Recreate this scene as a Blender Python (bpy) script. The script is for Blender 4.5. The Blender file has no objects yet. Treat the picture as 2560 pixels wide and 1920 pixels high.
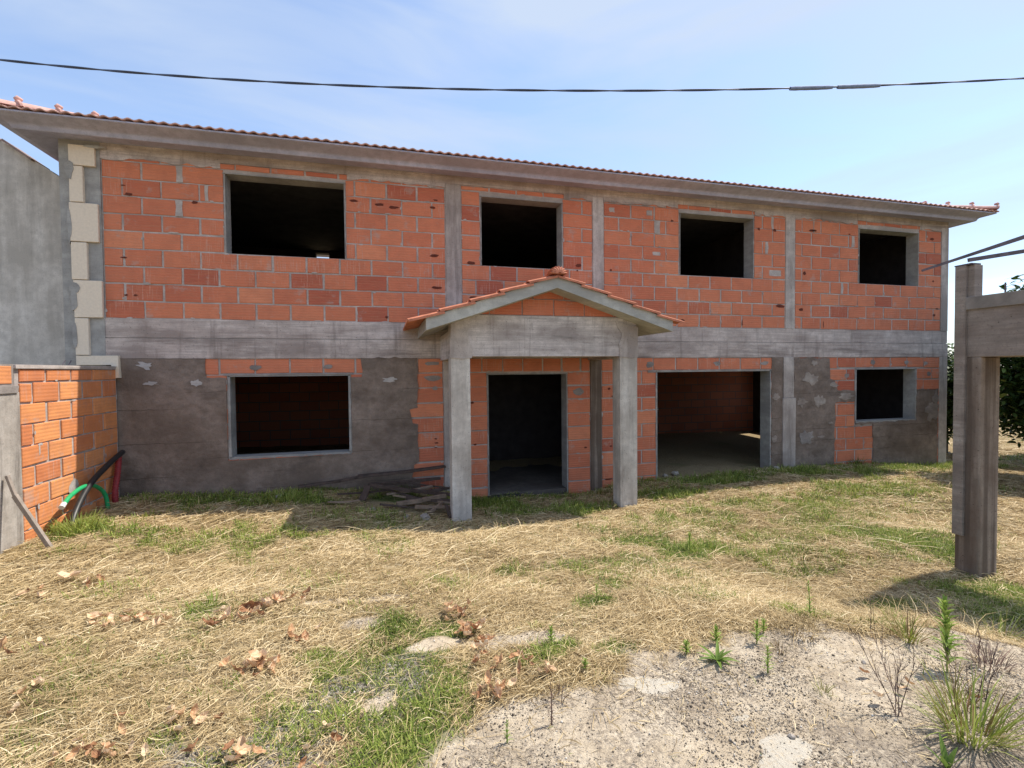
import bpy, bmesh, math, random
import numpy as np
from mathutils import Vector, Matrix
from mathutils.geometry import tessellate_polygon

random.seed(7); RNG = np.random.default_rng(11)
S = bpy.context.scene
C = S.collection

# ------------------------------------------------------------------ camera
cam_d = bpy.data.cameras.new('camera'); cam = bpy.data.objects.new('camera', cam_d); C.objects.link(cam)
FW = Vector((0.25500388, 0.96659057, -0.02599412)); RT = Vector((0.96680747, -0.2553219, -0.00969768)); UP = Vector((0.01601055, 0.02265836, 0.99961506))
M = Matrix(((RT.x, UP.x, -FW.x, 0), (RT.y, UP.y, -FW.y, 0), (RT.z, UP.z, -FW.z, 0), (0, 0, 0, 1)))
cam.matrix_world = M
cam_d.sensor_width = 36; cam_d.lens = 16.974; cam_d.clip_start = 0.05; cam_d.clip_end = 3000
S.camera = cam
S.render.resolution_x = 1024; S.render.resolution_y = 768

# ------------------------------------------------------------------ sun and sky
SUN = Vector((0.60, 0.10, 1.0)).normalized()
EL = math.asin(SUN.z); AZ = math.atan2(SUN.x, SUN.y)
w = bpy.data.worlds.new('World'); S.world = w; w.use_nodes = True
nt = w.node_tree; nt.nodes.clear()
wo = nt.nodes.new('ShaderNodeOutputWorld'); bg = nt.nodes.new('ShaderNodeBackground'); sky = nt.nodes.new('ShaderNodeTexSky')
sky.sky_type = 'NISHITA'; sky.sun_disc = False; sky.sun_elevation = EL; sky.sun_rotation = AZ
sky.air_density = 1.0; sky.dust_density = 0.5; sky.ozone_density = 1.6
bg.inputs['Strength'].default_value = 0.15
tc = nt.nodes.new('ShaderNodeTexCoord'); mp = nt.nodes.new('ShaderNodeMapping')
mp.inputs['Rotation'].default_value = (0.3, 0.75, 0.5); mp.inputs['Scale'].default_value = (1.4, 1.8, 7.0)
cn = nt.nodes.new('ShaderNodeTexNoise'); cn.inputs['Scale'].default_value = 1.1; cn.inputs['Detail'].default_value = 6; cn.inputs['Roughness'].default_value = 0.5; cn.inputs['Distortion'].default_value = 0.7
cr = nt.nodes.new('ShaderNodeMapRange'); cr.inputs['From Min'].default_value = 0.36; cr.inputs['From Max'].default_value = 0.66
cr.inputs['To Min'].default_value = 0.24; cr.inputs['To Max'].default_value = 0.92
mx = nt.nodes.new('ShaderNodeMix'); mx.data_type = 'RGBA'
L = nt.links.new
# thin cirrus veil: lighten the sky colour towards a pale lavender white
L(tc.outputs['Generated'], mp.inputs[0]); L(mp.outputs[0], cn.inputs['Vector']); L(cn.outputs['Fac'], cr.inputs['Value'])
L(cr.outputs[0], mx.inputs['Factor']); L(sky.outputs[0], mx.inputs['A']); mx.inputs['B'].default_value = (2.75, 3.15, 3.75, 1)
tint = nt.nodes.new('ShaderNodeMix'); tint.data_type = 'RGBA'; tint.blend_type = 'MULTIPLY'; tint.inputs['Factor'].default_value = 1
tint.inputs['B'].default_value = (0.93, 0.955, 1.0, 1)
L(mx.outputs['Result'], tint.inputs['A'])
L(tint.outputs['Result'], bg.inputs['Color']); L(bg.outputs[0], wo.inputs['Surface'])

sl = bpy.data.lights.new('sun', 'SUN'); sl.energy = 3.5; sl.angle = math.radians(0.55); sl.color = (1.0, 0.93, 0.82)
so = bpy.data.objects.new('sun', sl); C.objects.link(so)
so.rotation_euler = SUN.to_track_quat('Z', 'Y').to_euler(); so.location = (8, 2, 12)

S.view_settings.view_transform = 'Standard'; S.view_settings.look = 'None'; S.view_settings.gamma = 1
S.view_settings.exposure = 0.76
S.render.engine = 'CYCLES'

# ------------------------------------------------------------------ helpers
def tag(o, label=None, cat=None, group=None, kind=None):
    if label: o['label'] = label
    if cat: o['category'] = cat
    if group: o['group'] = group
    if kind: o['kind'] = kind
    return o

def empty(name, loc, label, cat, group=None):
    o = bpy.data.objects.new(name, None); C.objects.link(o); o.location = loc
    o.empty_display_size = 0.2
    return tag(o, label, cat, group)

class MB:
    """collects geometry for ONE mesh object"""
    def __init__(s): s.v = []; s.f = []; s.m = []; s.t = []
    def face(s, pts, m=0, t=0.5):
        b = len(s.v); s.v += [tuple(p) for p in pts]; s.f.append(tuple(range(b, b + len(pts)))); s.m.append(m); s.t.append(t)
    def box(s, a, b, m=0, t=0.5, j=0.0):
        (x0, y0, z0), (x1, y1, z1) = a, b
        P = [Vector((x, y, z)) for z in (z0, z1) for y in (y0, y1) for x in (x0, x1)]
        if j: P = [p + Vector((random.uniform(-j, j), random.uniform(-j, j), random.uniform(-j, j))) for p in P]
        s.hexa(P, m, t)
    def hexa(s, P, m=0, t=0.5):
        b = len(s.v); s.v += [tuple(p) for p in P]
        for q in ((0, 2, 3, 1), (4, 5, 7, 6), (0, 1, 5, 4), (2, 6, 7, 3), (0, 4, 6, 2), (1, 3, 7, 5)):
            s.f.append(tuple(b + i for i in q)); s.m.append(m); s.t.append(t)
    def beam(s, a, b, w_, h_, m=0, t=0.5, up=Vector((0, 0, 1)), taper=1.0, j=0.0):
        a = Vector(a); b = Vector(b); d = (b - a).normalized(); sx = d.cross(up)
        if sx.length < 1e-3: sx = d.cross(Vector((1, 0, 0)))
        sx.normalize(); sy = sx.cross(d)
        P = []
        for e, k in ((a, 1.0), (b, taper)):
            for q in (-1, 1):
                for r in (-1, 1):
                    P.append(e + sx * (r * w_ / 2 * k) + sy * (q * h_ / 2 * k) + Vector((random.uniform(-j, j), random.uniform(-j, j), random.uniform(-j, j))))
        s.hexa(P, m, t)
    def tube(s, pts, r, n=8, m=0, t=0.5, caps=True):
        pts = [Vector(p) for p in pts]; b = len(s.v); k = len(pts)
        rr = r if isinstance(r, (list, tuple)) else [r] * k
        prev = None
        for i, p in enumerate(pts):
            d = (pts[min(i + 1, k - 1)] - pts[max(i - 1, 0)]).normalized()
            if prev is None:
                sx = d.cross(Vector((0, 0, 1)))
                if sx.length < 1e-3: sx = d.cross(Vector((1, 0, 0)))
            else: sx = prev - d * prev.dot(d)
            sx.normalize(); prev = sx; sy = d.cross(sx)
            for a in range(n):
                an = 2 * math.pi * a / n
                s.v.append(tuple(p + (sx * math.cos(an) + sy * math.sin(an)) * rr[i]))
        for i in range(k - 1):
            for a in range(n):
                a2 = (a + 1) % n
                s.f.append((b + i * n + a, b + i * n + a2, b + (i + 1) * n + a2, b + (i + 1) * n + a)); s.m.append(m); s.t.append(t)
        if caps:
            s.f.append(tuple(b + a for a in reversed(range(n)))); s.m.append(m); s.t.append(t)
            s.f.append(tuple(b + (k - 1) * n + a for a in range(n))); s.m.append(m); s.t.append(t)
    def build(s, name, mats, parent=None, label=None, smooth=False, bevel=0.0):
        me = bpy.data.meshes.new(name); me.from_pydata(s.v, [], s.f); me.update()
        at = me.attributes.new('tint', 'FLOAT', 'FACE'); at.data.foreach_set('value', s.t)
        mats = mats if isinstance(mats, (list, tuple)) else [mats]
        for m in mats: me.materials.append(m)
        me.polygons.foreach_set('material_index', s.m)
        me.polygons.foreach_set('use_smooth', [smooth] * len(s.f))
        o = bpy.data.objects.new(name, me); C.objects.link(o)
        if parent: o.parent = parent; o.matrix_parent_inverse = Matrix.Translation(-world_loc(parent))
        if label: o['label'] = label
        if bevel:
            b = o.modifiers.new('bevel', 'BEVEL'); b.width = bevel; b.segments = 2; b.limit_method = 'ANGLE'
        return o

def world_loc(o):
    v = Vector(o.location); p = o.parent
    if p is not None: v = Vector((0, 0, 0)) if o.type == 'MESH' else v + world_loc(p)
    return v

# value noise in numpy
def _h(ix, iy, sd):
    n = (ix * 374761393 + iy * 668265263 + sd * 974711) & 0xffffffff
    n = ((n ^ (n >> 13)) * 1274126177) & 0xffffffff
    return ((n ^ (n >> 16)) & 0xffff) / 65535.0
def vnoise(x, y, sc, sd=0):
    x = np.asarray(x, float) / sc; y = np.asarray(y, float) / sc
    ix = np.floor(x).astype(np.int64); iy = np.floor(y).astype(np.int64); fx = x - ix; fy = y - iy
    fx = fx * fx * (3 - 2 * fx); fy = fy * fy * (3 - 2 * fy)
    return (_h(ix, iy, sd) * (1 - fx) + _h(ix + 1, iy, sd) * fx) * (1 - fy) + (_h(ix, iy + 1, sd) * (1 - fx) + _h(ix + 1, iy + 1, sd) * fx) * fy
def fbm(x, y, sc, sd=0, o=4):
    a = 0; k = 1; tt = 0
    for i in range(o): a = a + k * vnoise(x, y, sc / 2 ** i, sd + i * 17); tt += k; k *= .55
    return a / tt
def sstep(a, b, x): q = np.clip((x - a) / (b - a), 0, 1); return q * q * (3 - 2 * q)

# ------------------------------------------------------------------ materials
def mat(name, rough=0.85, spec=0.3):
    m = bpy.data.materials.new(name); m.use_nodes = True; n = m.node_tree
    b = n.nodes['Principled BSDF']; b.inputs['Roughness'].default_value = rough; b.inputs['Specular IOR Level'].default_value = spec
    return m, n, b
def N(n, t, **k):
    q = n.nodes.new(t)
    for a, v in k.items(): setattr(q, a, v)
    return q
def noise(n, sc, det=5, ro=.55, vec=None, dist=0):
    q = N(n, 'ShaderNodeTexNoise'); q.inputs['Scale'].default_value = sc; q.inputs['Detail'].default_value = det; q.inputs['Roughness'].default_value = ro; q.inputs['Distortion'].default_value = dist
    if vec: n.links.new(vec, q.inputs['Vector'])
    return q.outputs['Fac']
def coords(n, scale=(1, 1, 1)):
    tc = N(n, 'ShaderNodeTexCoord'); m = N(n, 'ShaderNodeMapping'); m.inputs['Scale'].default_value = scale
    n.links.new(tc.outputs['Object'], m.inputs[0]); return m.outputs[0]
def ramp(n, fac, stops):
    r = N(n, 'ShaderNodeValToRGB'); e = r.color_ramp.elements
    while len(e) < len(stops): e.new(0.5)
    for q, (p, c) in zip(e, stops): q.position = p; q.color = (*c, 1)
    n.links.new(fac, r.inputs[0]); return r.outputs[0]
def mixc(n, fac, a, b, mode='MIX'):
    q = N(n, 'ShaderNodeMix', data_type='RGBA', blend_type=mode)
    for k, v in (('Factor', fac), ('A', a), ('B', b)):
        if hasattr(v, 'is_linked'): n.links.new(v, q.inputs[k])
        elif isinstance(v, (int, float)): q.inputs[k].default_value = v
        else: q.inputs[k].default_value = (*v, 1)
    return q.outputs['Result']
def mr(n, v, a, b, c=0., d=1.):
    q = N(n, 'ShaderNodeMapRange'); n.links.new(v, q.inputs['Value'])
    for k, x in zip(('From Min', 'From Max', 'To Min', 'To Max'), (a, b, c, d)): q.inputs[k].default_value = x
    return q.outputs[0]
def mth(n, op, a, b=None):
    q = N(n, 'ShaderNodeMath', operation=op)
    for i, v in enumerate((a, b)):
        if v is None: continue
        if hasattr(v, 'is_linked'): n.links.new(v, q.inputs[i])
        else: q.inputs[i].default_value = v
    return q.outputs[0]
def bump(n, b, h, strength=.4, dist=.01, prev=None):
    q = N(n, 'ShaderNodeBump'); q.inputs['Strength'].default_value = strength; q.inputs['Distance'].default_value = dist
    n.links.new(h, q.inputs['Height'])
    if prev: n.links.new(prev, q.inputs['Normal'])
    n.links.new(q.outputs[0], b.inputs['Normal']); return q.outputs[0]
def attr(n, name='tint'):
    q = N(n, 'ShaderNodeAttribute', attribute_name=name); return q.outputs['Fac']

def concrete(name, c0, c1, c2=None, boards=True, rough=.9, bstr=.5, stain=.5, vertical=False, aniso=None, courses=False, stripes=0):
    m, n, b = mat(name, rough, .2)
    v = coords(n); big = noise(n, 1.3, 6, .6, v, .4)
    vs = coords(n, aniso or ((1, 1, .12) if vertical else (.16, .16, 1.6))); st = noise(n, 3.2, 6, .65, vs)
    fine = noise(n, 60, 3, .6, v); med = noise(n, 9, 5, .6, v)
    c = ramp(n, mth(n, 'ADD', mth(n, 'MULTIPLY', big, .5), mth(n, 'MULTIPLY', st, .5)), [(.41, c0), (.5, c1), (.59, c2 or c1)])
    c = mixc(n, mr(n, med, .42, .62, 0, .5), c, tuple(k * .70 for k in c1))
    c = mixc(n, mr(n, noise(n, 2.6, 7, .7, vs), .54, .66, 0, stain), c, tuple(k * .42 for k in c0))
    c = mixc(n, mr(n, fine, .55, .7, 0, .4), c, tuple(k * .5 for k in c0))
    if boards and not vertical:      # plank grain and pin holes
        gr = noise(n, 6, 4, .7, coords(n, (.25, .25, 7))); c = mixc(n, mr(n, gr, .47, .60, 0, .45), c, tuple(k * .62 for k in c1))
    if boards:
        vo_ = N(n, 'ShaderNodeTexVoronoi'); vo_.inputs['Scale'].default_value = 16; n.links.new(v, vo_.inputs['Vector'])
        c = mixc(n, mr(n, vo_.outputs['Distance'], .06, .12, .7, 0), c, tuple(k * .3 for k in c0))
        dr = noise(n, 3.5, 5, .7, coords(n, (2.2, 2.2, .16))); c = mixc(n, mr(n, dr, .56, .66, 0, .38), c, tuple(k * .5 for k in c0))
    if stripes:      # marks of the shuttering boards
        c = mixc(n, mr(n, noise(n, 3.1, 2, .5, coords(n, (4.5, 4.5, .12))), .44, .56, 0, stripes), c, tuple(k * .55 for k in c0))
    if courses:      # block courses show faintly through the thin coat
        sw = N(n, 'ShaderNodeSeparateXYZ'); dn = N(n, 'ShaderNodeTexNoise'); dn.inputs['Scale'].default_value = 5; n.links.new(v, dn.inputs['Vector'])
        ad = N(n, 'ShaderNodeVectorMath', operation='MULTIPLY_ADD'); ad.inputs[1].default_value = (.05, .05, .05); n.links.new(dn.outputs['Color'], ad.inputs[0]); n.links.new(v, ad.inputs[2]); n.links.new(ad.outputs[0], sw.inputs[0])
        fz = mth(n, 'FRACT', mth(n, 'DIVIDE', mth(n, 'SUBTRACT', sw.outputs[2], .272 - 7 * .26), .26)); ln_ = mr(n, mth(n, 'ABSOLUTE', mth(n, 'SUBTRACT', fz, .5)), .475, .495)
        c = mixc(n, mth(n, 'MULTIPLY', ln_, mr(n, noise(n, 1.7, 4, .6, coords(n, (.5, 1, 2.5))), .48, .6, 0, .8)), c, tuple(k * .35 for k in c0))
    n.links.new(c, b.inputs['Base Color'])
    p = bump(n, b, med, bstr, .022 if courses else .006); p = bump(n, b, fine, .35, .003, p)
    if boards:
        w_ = N(n, 'ShaderNodeTexNoise'); w_.inputs['Scale'].default_value = 4; n.links.new(coords(n, (.3, .3, 9)) if not vertical else coords(n, (9, 9, .3)), w_.inputs['Vector'])
        bump(n, b, w_.outputs['Fac'], .35, .004, p)
    return m

def brickmat(name, cols, ribs=.55):
    m, n, b = mat(name, .82, .25)
    v = coords(n); t = attr(n)
    c = ramp(n, t, [(i / (len(cols) - 1), k) for i, k in enumerate(cols)])
    c = mixc(n, mr(n, noise(n, 5, 4, .6, v), .4, .75, 0, .35), c, (.30, .10, .065))
    st = noise(n, 7, 4, .6, coords(n, (.5, .5, 9))); sc_ = noise(n, 9, 3, .6, coords(n, (6, 6, .35)))
    c = mixc(n, mth(n, 'MULTIPLY', mr(n, sc_, .56, .62, 0, .5), mr(n, noise(n, 1.4, 3, .5, v), .5, .56)), c, (.62, .36, .28))
    c = mixc(n, mr(n, st, .45, .7, 0, .5), c, (.50, .21, .12))
    c = mixc(n, mr(n, noise(n, 3.3, 6, .7, v), .58, .66, 0, .5), c, (.44, .34, .30))
    c = mixc(n, mr(n, noise(n, 45, 3, .6, v), .62, .8, 0, .4), c, (.22, .09, .06))
    n.links.new(c, b.inputs['Base Color'])
    p = bump(n, b, noise(n, 30, 4, .6, v), .3, .003)
    wv = N(n, 'ShaderNodeTexWave', wave_type='BANDS', bands_direction='Z'); wv.inputs['Scale'].default_value = 7.5; wv.inputs['Distortion'].default_value = .3
    n.links.new(v, wv.inputs['Vector'])
    bump(n, b, wv.outputs['Fac'], ribs, .004, p)
    return m

M_brick = brickmat('clay_block', [(.46, .125, .075), (.58, .18, .10), (.65, .22, .12), (.72, .275, .15)])
M_brickw = brickmat('clay_block_orange', [(.62, .21, .085), (.72, .27, .10), (.80, .34, .13)], .28)
M_mortar = concrete('mortar', (.36, .31, .285), (.47, .415, .385), (.56, .50, .47), boards=False, bstr=.9, stain=.2)
M_conc = concrete('concrete', (.32, .26, .235), (.52, .44, .405), (.65, .57, .53), stain=.6)
M_concv = concrete('concrete_column', (.33, .28, .255), (.49, .43, .395), (.60, .54, .50), vertical=True, stain=.35)
M_pillar = concrete('pillar_concrete', (.38, .335, .295), (.60, .55, .495), (.74, .695, .635), vertical=True, stain=.4)
M_plast = concrete('spatter_plaster', (.165, .125, .10), (.235, .182, .15), (.30, .238, .20), boards=False, bstr=1.0, stain=.45, aniso=(.5, .5, .9), courses=True)
M_render = concrete('cement_render', (.28, .27, .26), (.36, .35, .335), (.43, .42, .40), boards=False, stain=.1, bstr=.25)
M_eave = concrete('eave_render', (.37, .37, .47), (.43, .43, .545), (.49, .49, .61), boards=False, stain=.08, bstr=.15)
M_porch = concrete('porch_render', (.36, .35, .32), (.46, .45, .41), (.54, .53, .48), boards=False, stain=.3, bstr=.2)
M_neigh = concrete('neighbour_render', (.44, .41, .37), (.59, .555, .51), (.72, .685, .64), boards=False, vertical=True, stain=.35)
M_frame = concrete('old_concrete', (.18, .13, .10), (.30, .24, .195), (.40, .335, .28), vertical=True, stain=.4, stripes=.7)
M_frameb = concrete('old_concrete_beam', (.22, .175, .15), (.32, .27, .235), (.40, .35, .31), stain=.35)
M_pier = concrete('rough_pier', (.30, .26, .23), (.42, .38, .34), (.52, .48, .44), vertical=True, boards=True, bstr=1.2, stain=.8)
M_splash = concrete('mortar_splash', (.20, .17, .155), (.30, .265, .245), (.42, .38, .36), boards=False, bstr=.8, stain=.1)
M_patch = concrete('patch_mortar', (.22, .18, .155), (.34, .285, .25), (.45, .39, .345), boards=False, bstr=1., stain=.3, aniso=(.5, .5, .9))
M_patchl = concrete('pale_mortar', (.40, .37, .36), (.50, .47, .455), (.58, .55, .54), boards=False, bstr=.8, stain=.1)
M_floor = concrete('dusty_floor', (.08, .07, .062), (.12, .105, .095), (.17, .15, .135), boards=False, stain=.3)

def simple(name, col, rough=.7, var=.25, sc=14, spec=.3, bs=.3):
    m, n, b = mat(name, rough, spec); v = coords(n)
    c = mixc(n, mr(n, noise(n, sc, 5, .6, v), .3, .7), tuple(k * (1 - var) for k in col), tuple(min(1, k * (1 + var)) for k in col))
    n.links.new(c, b.inputs['Base Color']); bump(n, b, noise(n, sc * 5, 4, .6, v), bs, .004); return m
M_pbeam = concrete('porch_beam_concrete', (.33, .28, .26), (.60, .54, .51), (.74, .68, .65), stain=.75)
M_stone = simple('cream_block', (.76, .655, .53), .85, .07, 30, .2, .5)
M_tile = simple('roof_tile', (.56, .34, .29), .75, .22, 7)
M_tileo = simple('roof_tile_orange', (.52, .19, .11), .75, .28, 9)
M_vtile = simple('aged_verge_tile', (.26, .19, .17), .85, .3, 6)
M_cav = simple('broken_cavity_shade', (.13, .035, .022), .9, .3)  # dark tone paints the shade inside the broken hollows
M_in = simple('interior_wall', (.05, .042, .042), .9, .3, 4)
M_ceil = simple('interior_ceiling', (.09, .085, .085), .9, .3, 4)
M_cable = simple('cable_rubber', (.06, .075, .12), .6, .2)
M_sleeve = simple('cable_sleeve', (.17, .22, .34), .6, .2)
M_black = simple('black_pipe', (.022, .021, .022), .45, .3, 10, .5, .1)
M_green = simple('green_hose', (.02, .36, .13), .4, .15, 10, .5, .1)
M_red = simple('red_hose', (.30, .035, .04), .6, .3, 30, .4, .4)
M_white = simple('white_plastic', (.65, .65, .62), .5, .1)
M_wood = simple('weathered_wood', (.085, .06, .05), .9, .4, 9)
M_woodp = simple('pale_wood', (.26, .19, .14), .9, .3, 9)
M_stick = simple('grey_stick', (.30, .25, .21), .85, .25, 12)
M_cap = simple('formwork_board', (.24, .215, .195), .85, .25, 6)
M_rust = simple('rusty_steel', (.12, .10, .115), .75, .35, 10)
M_bark = simple('bark', (.10, .075, .055), .95, .4, 8)
M_rock = simple('rubble_stone', (.36, .32, .28), .9, .25, 12)

# interior brick (rear wall of the garage)
def wallbrick():
    m, n, b = mat('interior_brick', .9, .2); v = coords(n)
    sw = N(n, 'ShaderNodeSeparateXYZ'); n.links.new(v, sw.inputs[0]); cm = N(n, 'ShaderNodeCombineXYZ')
    n.links.new(sw.outputs[0], cm.inputs[0]); n.links.new(sw.outputs[2], cm.inputs[1])
    br = N(n, 'ShaderNodeTexBrick'); n.links.new(cm.outputs[0], br.inputs['Vector'])
    br.inputs['Scale'].default_value = 1; br.inputs['Brick Width'].default_value = .51; br.inputs['Row Height'].default_value = .26; br.inputs['Mortar Size'].default_value = .012
    br.inputs['Color1'].default_value = (.52, .18, .10, 1); br.inputs['Color2'].default_value = (.42, .14, .08, 1); br.inputs['Mortar'].default_value = (.2, .15, .13, 1)
    n.links.new(br.outputs['Color'], b.inputs['Base Color']); return m
M_ibrick = wallbrick()

def vegmat(name, stops, rough=.7, trans=.25):
    m, n, b = mat(name, rough, .25)
    c = ramp(n, attr(n), stops); n.links.new(c, b.inputs['Base Color'])
    if trans:
        tr = N(n, 'ShaderNodeBsdfTranslucent'); n.links.new(c, tr.inputs['Color']); ms = N(n, 'ShaderNodeMixShader'); ms.inputs[0].default_value = trans
        out = n.nodes['Material Output']; n.links.new(b.outputs[0], ms.inputs[1]); n.links.new(tr.outputs[0], ms.inputs[2]); n.links.new(ms.outputs[0], out.inputs[0])
    return m
M_straw = vegmat('straw', [(0, (.22, .15, .07)), (.3, (.41, .30, .145)), (.62, (.62, .475, .26)), (1, (.84, .70, .45))], .6, .15)
M_grass = vegmat('green_grass', [(0, (.06, .085, .02)), (.35, (.15, .21, .04)), (.7, (.31, .38, .07)), (1, (.52, .50, .17))], .6, .3)
M_leafd = vegmat('dark_leaf', [(0, (.018, .032, .014)), (.5, (.045, .08, .022)), (.85, (.11, .17, .04)), (1, (.25, .30, .08))], .45, .2)
M_herb = vegmat('herb_leaf', [(0, (.09, .14, .03)), (.5, (.22, .33, .06)), (1, (.42, .50, .13))], .55, .3)
M_tuft = vegmat('tuft_blade', [(0, (.22, .12, .06)), (.4, (.26, .24, .07)), (.75, (.27, .34, .06)), (1, (.45, .48, .14))], .55, .3)
M_dryst = vegmat('dry_stalk', [(0, (.08, .05, .05)), (.6, (.17, .11, .09)), (1, (.33, .22, .17))], .8, .1)
M_dleaf = vegmat('dead_leaf', [(0, (.15, .07, .04)), (.3, (.40, .20, .10)), (.65, (.64, .41, .23)), (1, (.84, .64, .43))], .7, .15)

# ------------------------------------------------------------------ terrain
GC = np.array([(-3.9,8.4,-1.84),(-3.86,6.4,-1.82),(-1.4,8.5,-1.9),(.5,8.5,-2.04),(1.8,8.5,-2.3),(3.3,8.5,-2.34),(5.2,8.5,-2.17),(7.9,8.5,-2.15),(9.6,8.5,-2.17),(13,8.5,-2.35),(1.05,7.1,-2.24),(3.8,7.1,-2.22),(5.7,3.4,-2.12),(4,3.6,-2.1),(-1.6,2.4,-1.65),(.5,1.9,-1.64),(2.4,1.3,-1.63),(2.4,2.5,-1.66),(3.5,2,-1.67),(0,0,-1.61),(0,3.5,-1.75),(-3,3,-1.67),(1,5,-1.99),(4.5,5.5,-2.16),(8,5,-2.26),(-4,0,-1.61),(5,0,-1.71),(5.3,1.6,-1.84),(4.7,2.5,-1.92),(5.4,2.9,-2.0),(20,8,-2.42),(20,20,-2.5),(-8,6,-1.8),(-8,20,-2),(5,20,-2.2),(-1.5,6.5,-1.99),(12,5,-2.36),(40,30,-2.6),(-40,30,-2.6),(0,-30,-2.2)])
SLAB = np.array([(0.25,1.9),(0.32,2.12),(0.45,2.28),(0.89,2.5),(1.44,2.45),(1.86,2.38),(2.27,2.52),(2.77,2.48),(3.19,2.45),(3.48,2.27),(3.75,1.9),(4.6,0.6),(4.8,-2),(.2,-2),(.15,1)])
def sdpoly(x, y, P):
    """signed distance to a polygon, negative inside"""
    x = np.asarray(x, float); y = np.asarray(y, float)
    d = np.full(x.shape, 1e9); ins = np.zeros(x.shape, bool)
    for i in range(len(P)):
        (ax, ay), (bx, by) = P[i], P[(i + 1) % len(P)]
        ex, ey = bx - ax, by - ay; t = np.clip(((x - ax) * ex + (y - ay) * ey) / (ex * ex + ey * ey), 0, 1)
        d = np.minimum(d, np.hypot(x - ax - t * ex, y - ay - t * ey))
        c = ((ay > y) != (by > y)) & (x < (bx - ax) * (y - ay) / (by - ay + 1e-12) + ax); ins ^= c
    return np.where(ins, -d, d)
def gz(x, y, fine=True):
    x = np.asarray(x, float); y = np.asarray(y, float); sh = x.shape; x = x.ravel(); y = y.ravel(); out = np.empty(x.shape)
    for a in range(0, len(x), 60000):
        X = x[a:a + 60000, None]; Y = y[a:a + 60000, None]
        w_ = 1 / ((GC[None, :, 0] - X) ** 2 + (GC[None, :, 1] - Y) ** 2 + .25) ** 1.6
        out[a:a + 60000] = (w_ * GC[None, :, 2]).sum(1) / w_.sum(1)
    sd = sdpoly(x, y, SLAB)
    east = sstep(2.2, 3.0, x)
    out -= east * .05 * sstep(.02, .22, sd) * (1 - sstep(1.5, 3.5, sd))
    if fine:
        inside = sstep(.1, -.1, sd)
        near = sstep(30, 14, np.hypot(x, y))
        out += near * ((fbm(x, y, 1.1, 3) - .5) * .07 * (1 - .75 * inside) + (fbm(x, y, .26, 9) - .5) * .06 * (1 - .7 * inside))
    return out.reshape(sh)

# splats: x, y, rx, ry (metres)
GREEN = [(.05,2.75,.22,.2),(.22,2.45,.2,.2),(.12,3.32,.28,.16),(.33,3.2,.25,.14),(.19,2.62,.32,.26),(.04,2.32,.30,.24),(-.03,2.12,.30,.26),(-.12,2.0,.3,.25),(.1,2.9,.3,.28),(.82,2.62,.2,.13),(.98,2.76,.14,.12),(-1.29,4.08,.22,.2),(-.44,3.11,.2,.18),(-.3,2.95,.25,.15),(3.35,4.79,.5,.35),
 (-3.5,6.9,.3,.5),(-1.58,7.95,.55,.22),(-1.1,7.8,.4,.2),(2.95,7.1,.6,.35),(2.2,7.3,.5,.4),(.19,8.1,.6,.3),(10.2,7.9,1.2,.35),(12.0,8.4,1.0,.3),(5.45,3.1,.5,.4),(5.3,2.7,.6,.9),(4.7,2.6,.4,.3),(6.2,4.2,.7,.7),(1.62,7.9,.6,.4),(4.9,7.6,.7,.35),(6.6,8.0,1.2,.35),(8.4,8.0,.9,.35),(-2.4,8.1,.8,.25),(2.9,5.2,.5,.3),(13.4,8.3,.6,.5),(16,8,1.5,.7),(1.10,4.53,.12,.1),(1.53,3.34,.16,.12),(1.93,4.1,.14,.1),(.45,4.3,.14,.1),(1.30,2.62,.16,.1),(3.55,4.9,.3,.2),(4.2,3.1,.3,.2)]
OLIVE = [(5,5,1.3,.7),(6.5,6,1.8,.8),(4.6,4.4,1.0,.5),(4.3,5.9,1.2,.6),(2.2,4.2,.9,.5),(8.5,6.6,1.6,.7),(-.2,2.8,.7,.7),(-2,6.4,1.2,.5)]
PALE = [(-.21,3.46,.16,.10),(.04,3.84,.22,.09),(.32,3.05,.22,.09),(.80,2.90,.30,.10),(.6,3.0,.2,.08),(-.48,3.92,.2,.08),(1.44,2.26,.15,.1),(-.05,2.55,.12,.1)]
PLAT = [(1.68,1.72,.10,.07),(1.56,1.64,.09,.05),(1.44,2.24,.15,.07),(1.62,1.92,.10,.04),(1.28,2.30,.08,.05)]
GRAV = [(-.31,2.5,.42,.26),(-.08,2.68,.40,.18),(-.55,2.25,.45,.3),(-.35,2.05,.35,.35),(.0,2.9,.25,.14)]
def splat(x, y, L_, nz=.5):
    m = np.zeros(np.shape(x)); q = (fbm(x, y, .25, 31) - .5) * 2 * nz * 1.6
    for a, b, rx, ry in L_: m = np.maximum(m, 1 - sstep(.55, 1.25, np.sqrt(((x - a) / rx) ** 2 + ((y - b) / ry) ** 2) + q))
    return m
def masks(x, y):
    sd = sdpoly(x, y, SLAB) + (fbm(x, y, .5, 5) - .5) * .85
    bare = np.maximum(sstep(.16, -.20, sd), splat(x, y, PALE))
    green = splat(x, y, GREEN) * (1 - sstep(.5, 1, bare))
    green = np.maximum(green, .35 * sstep(.56, .72, fbm(x, y, .8, 77)) * (1 - bare))
    green = np.maximum(green, .5 * splat(x, y, OLIVE, .9) * (1 - bare))
    grav = splat(x, y, GRAV) * (1 - bare)
    return bare, green, grav

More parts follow.
